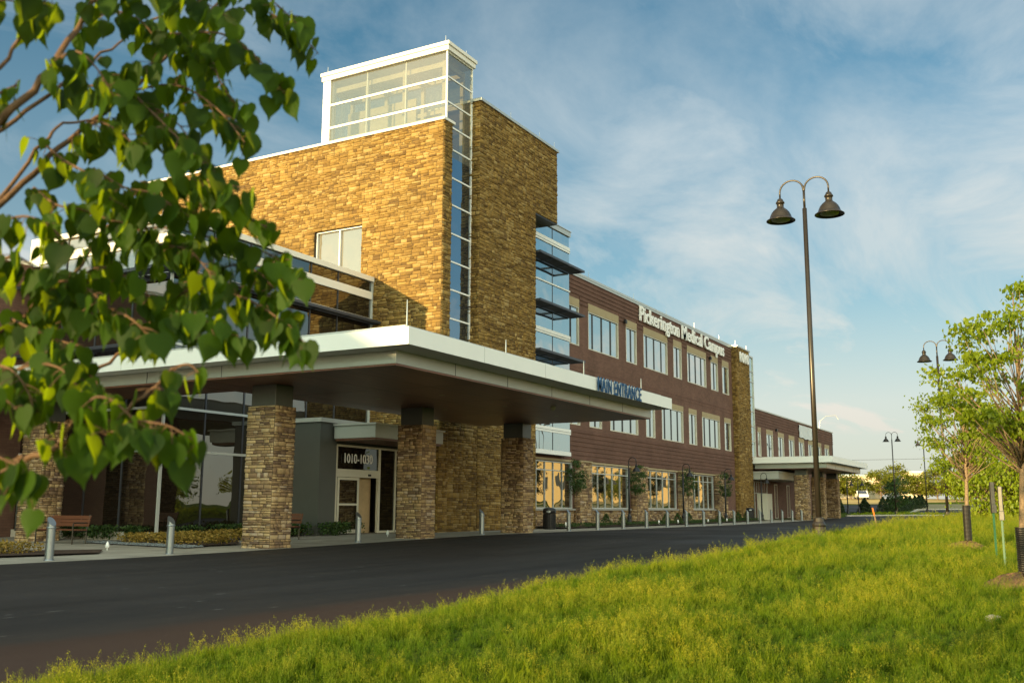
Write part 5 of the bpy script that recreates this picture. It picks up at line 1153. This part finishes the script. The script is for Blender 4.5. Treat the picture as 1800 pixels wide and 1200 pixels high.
for tw in twigs:
    cv = curve([along(*q) for q in tw], 6); n = len(cv); m.tube(cv, [0.0028 * (1.2 - 0.8 * i / n) for i in range(n)], 5)
    length = sum((cv[i + 1] - cv[i]).length for i in range(n - 1)); k = max(6, int(length / 0.0115))
    for j in range(k):
        t = (j + random.random() * 0.6) / k * (n - 1); i = min(n - 2, int(t)); p = cv[i].lerp(cv[i + 1], t - i)
        off = Vector((random.gauss(0, 1), random.gauss(0, 1), random.gauss(0, 0.5))).normalized() * random.uniform(0.012, 0.048) + Vector((0, 0, -0.008)); q = p + off
        m.tube([p, p.lerp(q, 0.6) + Vector((0, 0, 0.003)), q], [0.0012, 0.001, 0.0009], 3); LC.append(tuple(q))
m.build('twig', M['twig'], near, True)
LC = np.array(LC); nl = len(LC)
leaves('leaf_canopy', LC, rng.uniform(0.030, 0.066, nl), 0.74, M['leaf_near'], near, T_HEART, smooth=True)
# rest of the crown, outside the left edge of the view and above it
Cc = rand_ell(3600, tuple(rf(-2.4, 1.7, 3.3)), (1.5, 1.5, 1.35), 0.2)[:1900]
rr_ = Cc @ np.array([_s, -_c, 0]); ff_ = Cc @ np.array([_c, _s, 0]); keep = (rr_ < -0.56 * np.maximum(ff_, 0) - 0.18) | (Cc[:, 2] > 1.2 + 0.62 * np.maximum(ff_, 0.0) + 0.2)
Cc = Cc[keep & (np.hypot(rr_, ff_) > 0.7)]
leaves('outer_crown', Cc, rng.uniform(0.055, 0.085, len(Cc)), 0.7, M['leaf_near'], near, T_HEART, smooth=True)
mb = MB()
for q in Cc[::45]:
    q = Vector(q); s0 = min(tr_pts[2:], key=lambda p: (p - q).length); mb.tube([s0, s0.lerp(q, 0.5) + Vector((0, 0, 0.05)), q], [0.008, 0.005, 0.002], 5)
mb.build('outer_branch', M['twig'], near, True)

# ------------------------------------------------------------------ far buildings, car, pole
def far_building(name, label, x, y, w, d, h, rz, m_, nw=4):
    z0 = H(x, y) - 0.3; r = thing(name, label, 'building', (x, y, z0), rz)
    mb = MB(); mb.box(-w / 2, w / 2, -d / 2, d / 2, 0, h); mb.build('wall', M[m_], r, local=True)
    mb = MB(); mb.box(-w / 2 - 0.15, w / 2 + 0.15, -d / 2 - 0.15, d / 2 + 0.15, h + 0.002, h + 0.3); mb.build('roof_edge', M['coping'], r, local=True)
    for k in range(nw):
        xx = -w / 2 + w * (k + 0.5) / nw
        mb = MB(); mb.box(xx - w / nw * 0.25, xx + w / nw * 0.25, -d / 2 - 0.03, -d / 2 - 0.005, h * 0.35, h * 0.62); mb.build('window', M['glass_dark'], r, local=True)
        yy = -d / 2 + d * (k + 0.5) / nw
        mb = MB(); mb.box(-w / 2 - 0.03, -w / 2 - 0.005, yy - d / nw * 0.2, yy + d / nw * 0.2, 0.1, h * 0.5); mb.build('loading_door', M['interior'], r, local=True)
far_building('white_building', 'low cream white building behind the far trees', 214, 40.5, 22, 9.0, 4.6, 0.25, 'cream_bld', 3)
far_building('distant_building', 'distant peach coloured building above the far trees', 330, 44, 20, 6.5, 9.0, 0.1, 'cream_bld', 3)
tb_ = far_building('tan_warehouse', 'long tan warehouse across the road, seen only in window reflections', 255, -72, 90, 30, 11, radians(-127), 'tan_bld', 8)
for i, (x, y, s_) in enumerate(((120, -34, 6), (128, -40, 7), (137, -43, 6), (150, -50, 7.5), (165, -56, 6.5), (95, -38, 6), (60, -40, 6.5), (45, -36, 5.5))):
    z0 = H(x, y)
    tree('roadside_tree', 'leafy roadside tree across the lawn, mirrored in the windows', (x, y, z0 - 0.1), 0.8, 0.16, (x, y, z0 + s_ * 0.6), (s_ * 0.42, s_ * 0.42, s_ * 0.42), 40, 1600, 0.36, 'leaf_far', group='roadside trees behind the viewer', hang=0.3, spread=0.45, tseg=6)
sv = thing('parked_car', 'white sport utility car parked before the white building', 'car', (191.5, 34.6, H(191.5, 34.6) - 0.02), 0.35)
side = [(-2.25, 0.45), (-2.3, 0.85), (-1.6, 1.02), (-0.85, 1.62), (1.55, 1.68), (2.15, 1.05), (2.3, 0.95), (2.3, 0.45)]
m = MB(); n = len(side); vs = [(x, -0.92, z) for x, z in side] + [(x, 0.92, z) for x, z in side]
m.add(vs, [tuple(range(n)), tuple(range(2 * n - 1, n - 1, -1))] + [(i, n + i, n + (i + 1) % n, (i + 1) % n) for i in range(n)]); m.build('body', M['car'], sv, local=True)
m = MB(); m.box(-0.75, 1.5, -0.935, 0.935, 1.08, 1.5); m.build('window_band', M['glass_dark'], sv, local=True)
m = MB(); m.add([(2.18, -0.75, 1.08), (2.18, 0.75, 1.08), (1.72, 0.7, 1.6), (1.72, -0.7, 1.6)], [(0, 1, 2, 3)]); m.add([(-1.58, -0.78, 1.08), (-0.92, -0.72, 1.6), (-0.92, 0.72, 1.6), (-1.58, 0.78, 1.08)], [(0, 1, 2, 3)]); m.build('windscreen', M['glass_dark'], sv, local=True)
for x in (-1.45, 1.45):
    for y in (-0.86, 0.86):
        m = MB(); m.tube([(x, y - 0.11, 0.36), (x, y + 0.11, 0.36)], 0.36, 16); wh = m.build('wheel', M['rubber'], sv, local=True)
for y in (-0.7, 0.7): m = MB(); m.box(2.29, 2.32, y - 0.15, y + 0.15, 0.75, 0.95); m.build('tail_light', M['red'], sv, local=True)
up = thing('utility_pole', 'tall pale pole rising behind the far canopy', 'pole', (199, 42.2, H(199, 42.2)))
m = MB(); m.tube([(0, 0, 0), (0, 0, 10.5)], [0.16, 0.10], 8); m.build('mast', M['galv'], up, local=True); m = MB(); m.lathe([(0.1, 10.5), (0.45, 10.6), (0.45, 10.9), (0.1, 11.1)], 10); m.build('lamp_head', M['letter'], up, True, local=True)
m = MB(); a = Vector((205, 75, H(205, 75) + 8.3)); b = Vector((186, -30, H(186, -30) + 9.6))
m.tube([a.lerp(b, t) - Vector((0, 0, 4.2 * t * (1 - t))) for t in [k / 24 for k in range(25)]], 0.03, 4); tag(m.build('overhead_wire', M['dark_metal']), 'thin overhead wire above the far trees', 'wire')
ld = MB(); ld.tube([(118.4, YF + 1.2, 10.1), (118.4, YF + 1.1, 11.3), (118.6, YF + 0.4, 11.9), (119.0, YF - 0.6, 12.0), (119.1, YF - 0.9, 11.5)], 0.03, 6); tag(ld.build('roof_lamp', M['coping']), 'thin bent arm lamp on the low wing roof corner', 'lamp')

# ------------------------------------------------------------------ lawn grass
def tuft(name, nb, rad, h0, h1, w, seeds=0):
    V_ = []; F_ = []; Hh = []; mats = []
    for i in range(nb):
        a = random.random() * 2 * pi; r_ = rad * sqrt(random.random()); bx_, by_ = r_ * cos(a), r_ * sin(a)
        h = random.uniform(h0, h1); la = random.random() * 2 * pi; ln = random.uniform(0.05, 0.55) * h; wv = random.random() * pi; dx, dy = cos(wv) * w / 2, sin(wv) * w / 2
        b = len(V_)
        for t, ww in ((0, 1.0), (0.45, 0.85), (0.8, 0.5)):
            cx, cy, cz = bx_ + cos(la) * ln * t ** 2, by_ + sin(la) * ln * t ** 2, h * t * (1 - 0.12 * t)
            V_ += [(cx - dx * ww, cy - dy * ww, cz), (cx + dx * ww, cy + dy * ww, cz)]; Hh += [t * h / h1] * 2
        V_.append((bx_ + cos(la) * ln, by_ + sin(la) * ln, h * 0.88)); Hh.append(h / h1)
        F_ += [(b, b + 1, b + 3), (b, b + 3, b + 2), (b + 2, b + 3, b + 5), (b + 2, b + 5, b + 4), (b + 4, b + 5, b + 6)]; mats += [0] * 5
    for i in range(seeds):
        a = random.random() * 2 * pi; r_ = rad * sqrt(random.random()); bx_, by_ = r_ * cos(a), r_ * sin(a); h = random.uniform(h1 * 1.0, h1 * 1.42); la = random.random() * 2 * pi; ln = 0.18 * h
        b = len(V_); V_ += [(bx_ - 0.0012, by_, 0), (bx_ + 0.0012, by_, 0), (bx_ + cos(la) * ln + 0.0008, by_ + sin(la) * ln, h), (bx_ + cos(la) * ln - 0.0008, by_ + sin(la) * ln, h)]; Hh += [0.2, 0.2, 0.8, 0.8]; F_ += [(b, b + 1, b + 2), (b, b + 2, b + 3)]; mats += [1, 1]
        for k in range(26):
            t = 0.66 + 0.36 * random.random(); sp = 0.030 * (1.05 - t) / 0.4 + 0.004; th = random.random() * 2 * pi
            cx, cy, cz = bx_ + cos(la) * ln * t + sp * cos(th), by_ + sin(la) * ln * t + sp * sin(th), h * t + 0.01 * random.random(); s_ = random.uniform(0.004, 0.0075)
            b = len(V_); q = [Vector((random.gauss(0, 1), random.gauss(0, 1), random.gauss(0, 1.4))).normalized() * s_ for _ in range(3)]
            V_ += [(cx + v.x, cy + v.y, cz + v.z) for v in q]; Hh += [1, 1, 1]; F_.append((b, b + 1, b + 2)); mats.append(1)
    me = bpy.data.meshes.new(name); me.from_pydata(V_, [], F_); me.materials.append(M['blade']); me.materials.append(M['seed']); me.polygons.foreach_set('material_index', mats)
    a = me.attributes.new('hgt', 'FLOAT', 'POINT'); a.data.foreach_set('value', Hh); me.update()
    return bpy.data.objects.new(name, me)
tcol = bpy.data.collections.new('grass_tufts')      # sources only, not linked to the scene
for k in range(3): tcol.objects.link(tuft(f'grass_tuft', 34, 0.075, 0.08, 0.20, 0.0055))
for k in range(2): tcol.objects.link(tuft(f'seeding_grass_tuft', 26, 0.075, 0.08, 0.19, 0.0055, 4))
gx = np.arange(0, 96, 1.0); gy = np.arange(-46, 6.31, 0.5)
Vg = []; dn = []; sc_ = []
for y in gy:
    for x in gx:
        Vg.append((x, y, H(x, y) - 0.012)); f = _c * x + _s * y; r = _s * x - _c * y
        d = math.hypot(f, r); vis = (f > 2.5) and (abs(r) < 0.62 * f + 1.5)
        den = 0.0 if not vis else min(190.0, 190.0 * (9.0 / max(d, 1)) ** 1.55)
        edge = 1.0 if y < 5.75 else (0.55 if y < 6.1 else 0.0)
        if x > 80: den *= max(0, 1 - (x - 80) / 2)
        for mx_, my_, mr in ((12.45, 0.60, 0.45), (20.5, 1.85, 0.38)):
            if math.hypot(x - mx_, y - my_) < mr: den *= 0.0
        dn.append(den * edge); sc_.append(0.74 + min(2.2, max(0, d - 9) * 0.032))
ngx = len(gx); Fg = np.array([(j * ngx + i, j * ngx + i + 1, (j + 1) * ngx + i + 1, (j + 1) * ngx + i) for j in range(len(gy) - 1) for i in range(ngx - 1)]).reshape(-1)
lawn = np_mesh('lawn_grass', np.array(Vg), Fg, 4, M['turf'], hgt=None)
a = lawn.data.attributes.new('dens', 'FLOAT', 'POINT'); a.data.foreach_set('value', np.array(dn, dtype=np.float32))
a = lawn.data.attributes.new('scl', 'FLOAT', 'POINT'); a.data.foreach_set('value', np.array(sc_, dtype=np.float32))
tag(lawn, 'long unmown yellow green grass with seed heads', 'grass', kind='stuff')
ng = bpy.data.node_groups.new('lawn', 'GeometryNodeTree'); ng.interface.new_socket('Geometry', in_out='INPUT', socket_type='NodeSocketGeometry'); ng.interface.new_socket('Geometry', in_out='OUTPUT', socket_type='NodeSocketGeometry')
gi = ng.nodes.new('NodeGroupInput'); go = ng.nodes.new('NodeGroupOutput')
dp = ng.nodes.new('GeometryNodeDistributePointsOnFaces'); dp.distribute_method = 'RANDOM'
na = ng.nodes.new('GeometryNodeInputNamedAttribute'); na.data_type = 'FLOAT'; na.inputs[0].default_value = 'dens'
nb_ = ng.nodes.new('GeometryNodeInputNamedAttribute'); nb_.data_type = 'FLOAT'; nb_.inputs[0].default_value = 'scl'
ci = ng.nodes.new('GeometryNodeCollectionInfo'); ci.inputs['Collection'].default_value = tcol; ci.inputs['Separate Children'].default_value = True; ci.inputs['Reset Children'].default_value = True
ip = ng.nodes.new('GeometryNodeInstanceOnPoints'); ip.inputs['Pick Instance'].default_value = True
rv = ng.nodes.new('FunctionNodeRandomValue'); rv.data_type = 'FLOAT_VECTOR'; rv.inputs[0].default_value = (-0.12, -0.12, 0); rv.inputs[1].default_value = (0.12, 0.12, 6.283)
rs = ng.nodes.new('FunctionNodeRandomValue'); rs.data_type = 'FLOAT'; rs.inputs[2].default_value = 0.7; rs.inputs[3].default_value = 1.25; rs.inputs['Seed'].default_value = 5
nz = ng.nodes.new('ShaderNodeTexNoise'); nz.inputs['Scale'].default_value = 0.9; nz.inputs['Detail'].default_value = 3.0
pos = ng.nodes.new('GeometryNodeInputPosition')
mr = ng.nodes.new('ShaderNodeMapRange'); mr.inputs['From Min'].default_value = 0.35; mr.inputs['From Max'].default_value = 0.65; mr.inputs['To Min'].default_value = 0.58; mr.inputs['To Max'].default_value = 1.15
mul = ng.nodes.new('ShaderNodeMath'); mul.operation = 'MULTIPLY'; mul2 = ng.nodes.new('ShaderNodeMath'); mul2.operation = 'MULTIPLY'
lk = ng.links.new
def fout(n): return [o for o in n.outputs if o.enabled and o.name in ('Attribute', 'Value')][0]
lk(gi.outputs[0], dp.inputs['Mesh']); lk(fout(na), dp.inputs['Density']); lk(dp.outputs['Points'], ip.inputs['Points']); lk(ci.outputs[0], ip.inputs['Instance'])
lk(rv.outputs[0], ip.inputs['Rotation']); lk(pos.outputs[0], nz.inputs['Vector']); lk(nz.outputs[0], mr.inputs[0])
lk(rs.outputs[1], mul.inputs[0]); lk(mr.outputs[0], mul.inputs[1]); lk(mul.outputs[0], mul2.inputs[0]); lk(fout(nb_), mul2.inputs[1]); lk(mul2.outputs[0], ip.inputs['Scale'])
jg = ng.nodes.new('GeometryNodeJoinGeometry'); lk(ip.outputs[0], jg.inputs[0]); lk(gi.outputs[0], jg.inputs[0]); lk(jg.outputs[0], go.inputs[0])
md = lawn.modifiers.new('lawn', 'NODES'); md.node_group = ng
# far verge grass beyond the drive
def verge(name, poly_pts, n, label):
    P_ = np.array(poly_pts); k = n; u = rng.random((k, 1)); v = rng.random((k, 1)); q = (P_[0] * (1 - u) + P_[1] * u) * (1 - v) + (P_[3] * (1 - u) + P_[2] * u) * v
    z = np.array([H(x, y) for x, y in q]) + rng.random(k) * 0.14
    o = leaves(name, np.column_stack([q, z]), rng.uniform(0.12, 0.25, k), 0.0, M['leaf_tree'], None); tag(o, label, kind='stuff')
verge('verge_grass', [(107.6, 21.0), (119, 8.8), (120.6, 11), (122, 20.5)], 5000, 'mown green verge beyond the drive')

# ------------------------------------------------------------------ light and sky
SUN = Vector((-11.38, 2.89, 1.66)).normalized()
sl_ = bpy.data.lights.new('sun', 'SUN'); sl_.energy = 5.0; sl_.angle = radians(0.5); sl_.color = (1.0, 0.73, 0.35)
so = bpy.data.objects.new('sun', sl_); COL.objects.link(so); so.rotation_euler = (-SUN).to_track_quat('-Z', 'Y').to_euler()
EL = math.asin(SUN.z); AZ = math.atan2(SUN.x, SUN.y)
W_ = bpy.data.worlds.new('World'); scene.world = W_; W_.use_nodes = True; nt = W_.node_tree; nt.nodes.clear()
out = nt.nodes.new('ShaderNodeOutputWorld'); bg = nt.nodes.new('ShaderNodeBackground'); nt.links.new(bg.outputs[0], out.inputs[0])
sky = nt.nodes.new('ShaderNodeTexSky'); sky.sky_type = 'NISHITA'; sky.sun_disc = False; sky.sun_elevation = EL; sky.sun_rotation = AZ; sky.air_density = 1.0; sky.dust_density = 0.6; sky.ozone_density = 2.0
tc = N(nt, 'ShaderNodeTexCoord'); sp = N(nt, 'ShaderNodeSeparateXYZ'); nt.links.new(tc.outputs['Generated'], sp.inputs[0])
# cloud plane coordinates: direction projected on a high layer
zc = N(nt, 'ShaderNodeMath', operation='MAXIMUM'); nt.links.new(sp.outputs[2], zc.inputs[0]); zc.inputs[1].default_value = 0.0
za = N(nt, 'ShaderNodeMath', operation='ADD'); nt.links.new(zc.outputs[0], za.inputs[0]); za.inputs[1].default_value = 0.12
dx = N(nt, 'ShaderNodeMath', operation='DIVIDE'); nt.links.new(sp.outputs[0], dx.inputs[0]); nt.links.new(za.outputs[0], dx.inputs[1])
dy = N(nt, 'ShaderNodeMath', operation='DIVIDE'); nt.links.new(sp.outputs[1], dy.inputs[0]); nt.links.new(za.outputs[0], dy.inputs[1])
cb = N(nt, 'ShaderNodeCombineXYZ'); nt.links.new(dx.outputs[0], cb.inputs[0]); nt.links.new(dy.outputs[0], cb.inputs[1])
mp = N(nt, 'ShaderNodeMapping'); mp.inputs['Rotation'].default_value = (0, 0, radians(62)); mp.inputs['Scale'].default_value = (0.6, 1.15, 1); mp.inputs['Location'].default_value = (9.1, 0.2, 0); nt.links.new(cb.outputs[0], mp.inputs[0])
n1 = N(nt, 'ShaderNodeTexNoise', inp={'Scale': 0.9, 'Detail': 10.0, 'Roughness': 0.62, 'Distortion': 0.9}); nt.links.new(mp.outputs[0], n1.inputs['Vector'])
n2 = N(nt, 'ShaderNodeTexNoise', inp={'Scale': 0.35, 'Detail': 2.0}); nt.links.new(cb.outputs[0], n2.inputs['Vector'])
r1 = ramp(nt, [(0.34, (0.02, 0.02, 0.02)), (0.50, (0.50, 0.50, 0.50)), (0.66, (1.0, 1.0, 1.0))]); nt.links.new(n1.outputs['Fac'], r1.inputs[0])
r2 = ramp(nt, [(0.32, (0.25, 0.25, 0.25)), (0.55, (1, 1, 1))]); nt.links.new(n2.outputs['Fac'], r2.inputs[0])
cm0 = N(nt, 'ShaderNodeMath', operation='MULTIPLY'); nt.links.new(r1.outputs[0], cm0.inputs[0]); nt.links.new(r2.outputs[0], cm0.inputs[1])
# a broad thin veil of high cloud ahead and to the right
vd = N(nt, 'ShaderNodeVectorMath', operation='DOT_PRODUCT'); nt.links.new(tc.outputs['Generated'], vd.inputs[0]); vd.inputs[1].default_value = (0.955, 0.20, 0.215)
vr = ramp(nt, [(0.865, (0, 0, 0)), (0.975, (0.85, 0.85, 0.85))]); nt.links.new(vd.outputs['Value'], vr.inputs[0])
mp3 = N(nt, 'ShaderNodeMapping'); mp3.inputs['Rotation'].default_value = (0, 0, radians(-18)); mp3.inputs['Scale'].default_value = (0.8, 1.5, 1); mp3.inputs['Location'].default_value = (4.4, 0.7, 0); nt.links.new(cb.outputs[0], mp3.inputs[0])
n3 = N(nt, 'ShaderNodeTexNoise', inp={'Scale': 1.3, 'Detail': 10.0, 'Roughness': 0.6, 'Distortion': 0.4}); nt.links.new(mp3.outputs[0], n3.inputs['Vector'])
r5 = ramp(nt, [(0.36, (0.0, 0.0, 0.0)), (0.52, (0.55, 0.55, 0.55)), (0.68, (1, 1, 1))]); nt.links.new(n3.outputs['Fac'], r5.inputs[0])
vm = N(nt, 'ShaderNodeMath', operation='MULTIPLY'); nt.links.new(vr.outputs[0], vm.inputs[0]); nt.links.new(r5.outputs[0], vm.inputs[1])
cm = N(nt, 'ShaderNodeMath', operation='MAXIMUM'); nt.links.new(cm0.outputs[0], cm.inputs[0]); nt.links.new(vm.outputs[0], cm.inputs[1])
# haze toward the horizon
hz = ramp(nt, [(0.0, (0.92, 0.92, 0.92)), (0.10, (0.80, 0.80, 0.80)), (0.22, (0.30, 0.30, 0.30)), (0.5, (0.02, 0.02, 0.02))]); nt.links.new(zc.outputs[0], hz.inputs[0])
mxm = N(nt, 'ShaderNodeMath', operation='MAXIMUM'); nt.links.new(cm.outputs[0], mxm.inputs[0]); nt.links.new(hz.outputs[0], mxm.inputs[1])
ccol = ramp(nt, [(0.0, (3.4, 3.25, 2.7)), (0.10, (3.85, 3.75, 3.35)), (0.35, (3.3, 3.6, 3.65)), (0.8, (2.5, 2.9, 3.1))]); nt.links.new(zc.outputs[0], ccol.inputs[0])
skt = N(nt, 'ShaderNodeMix', data_type='RGBA', blend_type='MULTIPLY'); skt.inputs[0].default_value = 1; nt.links.new(sky.outputs[0], skt.inputs[6]); skt.inputs[7].default_value = (0.20, 0.62, 0.68, 1)
mxc = N(nt, 'ShaderNodeMix', data_type='RGBA'); nt.links.new(mxm.outputs[0], mxc.inputs[0]); nt.links.new(skt.outputs[2], mxc.inputs[6]); nt.links.new(ccol.outputs[0], mxc.inputs[7])
# the half of the sky behind the viewer is brighter and warmer
dt = N(nt, 'ShaderNodeVectorMath', operation='DOT_PRODUCT'); nt.links.new(tc.outputs['Generated'], dt.inputs[0]); dt.inputs[1].default_value = (-0.85, -0.53, 0.0)
gr = ramp(nt, [(0.30, (1, 1, 1)), (0.56, (2.65, 2.35, 1.95)), (1.0, (6.4, 5.0, 3.4))]); hm = N(nt, 'ShaderNodeMapRange', inp={'From Min': -1.0, 'From Max': 1.0}); nt.links.new(dt.outputs['Value'], hm.inputs[0]); nt.links.new(hm.outputs[0], gr.inputs[0])
glo = N(nt, 'ShaderNodeMix', data_type='RGBA', blend_type='MULTIPLY'); glo.inputs[0].default_value = 1; nt.links.new(mxc.outputs[2], glo.inputs[6]); nt.links.new(gr.outputs[0], glo.inputs[7])
nt.links.new(glo.outputs[2], bg.inputs['Color']); bg.inputs['Strength'].default_value = 0.10

vs_ = scene.view_settings; vs_.view_transform = 'Standard'; vs_.look = 'None'; vs_.gamma = 1; vs_.exposure = 1.1; vs_.use_curve_mapping = False
scene.render.engine = 'CYCLES'
cy = scene.cycles; cy.max_bounces = 6; cy.diffuse_bounces = 3; cy.glossy_bounces = 3; cy.transparent_max_bounces = 8; cy.transmission_bounces = 3; cy.use_denoising = True; cy.caustics_reflective = False; cy.caustics_refractive = False
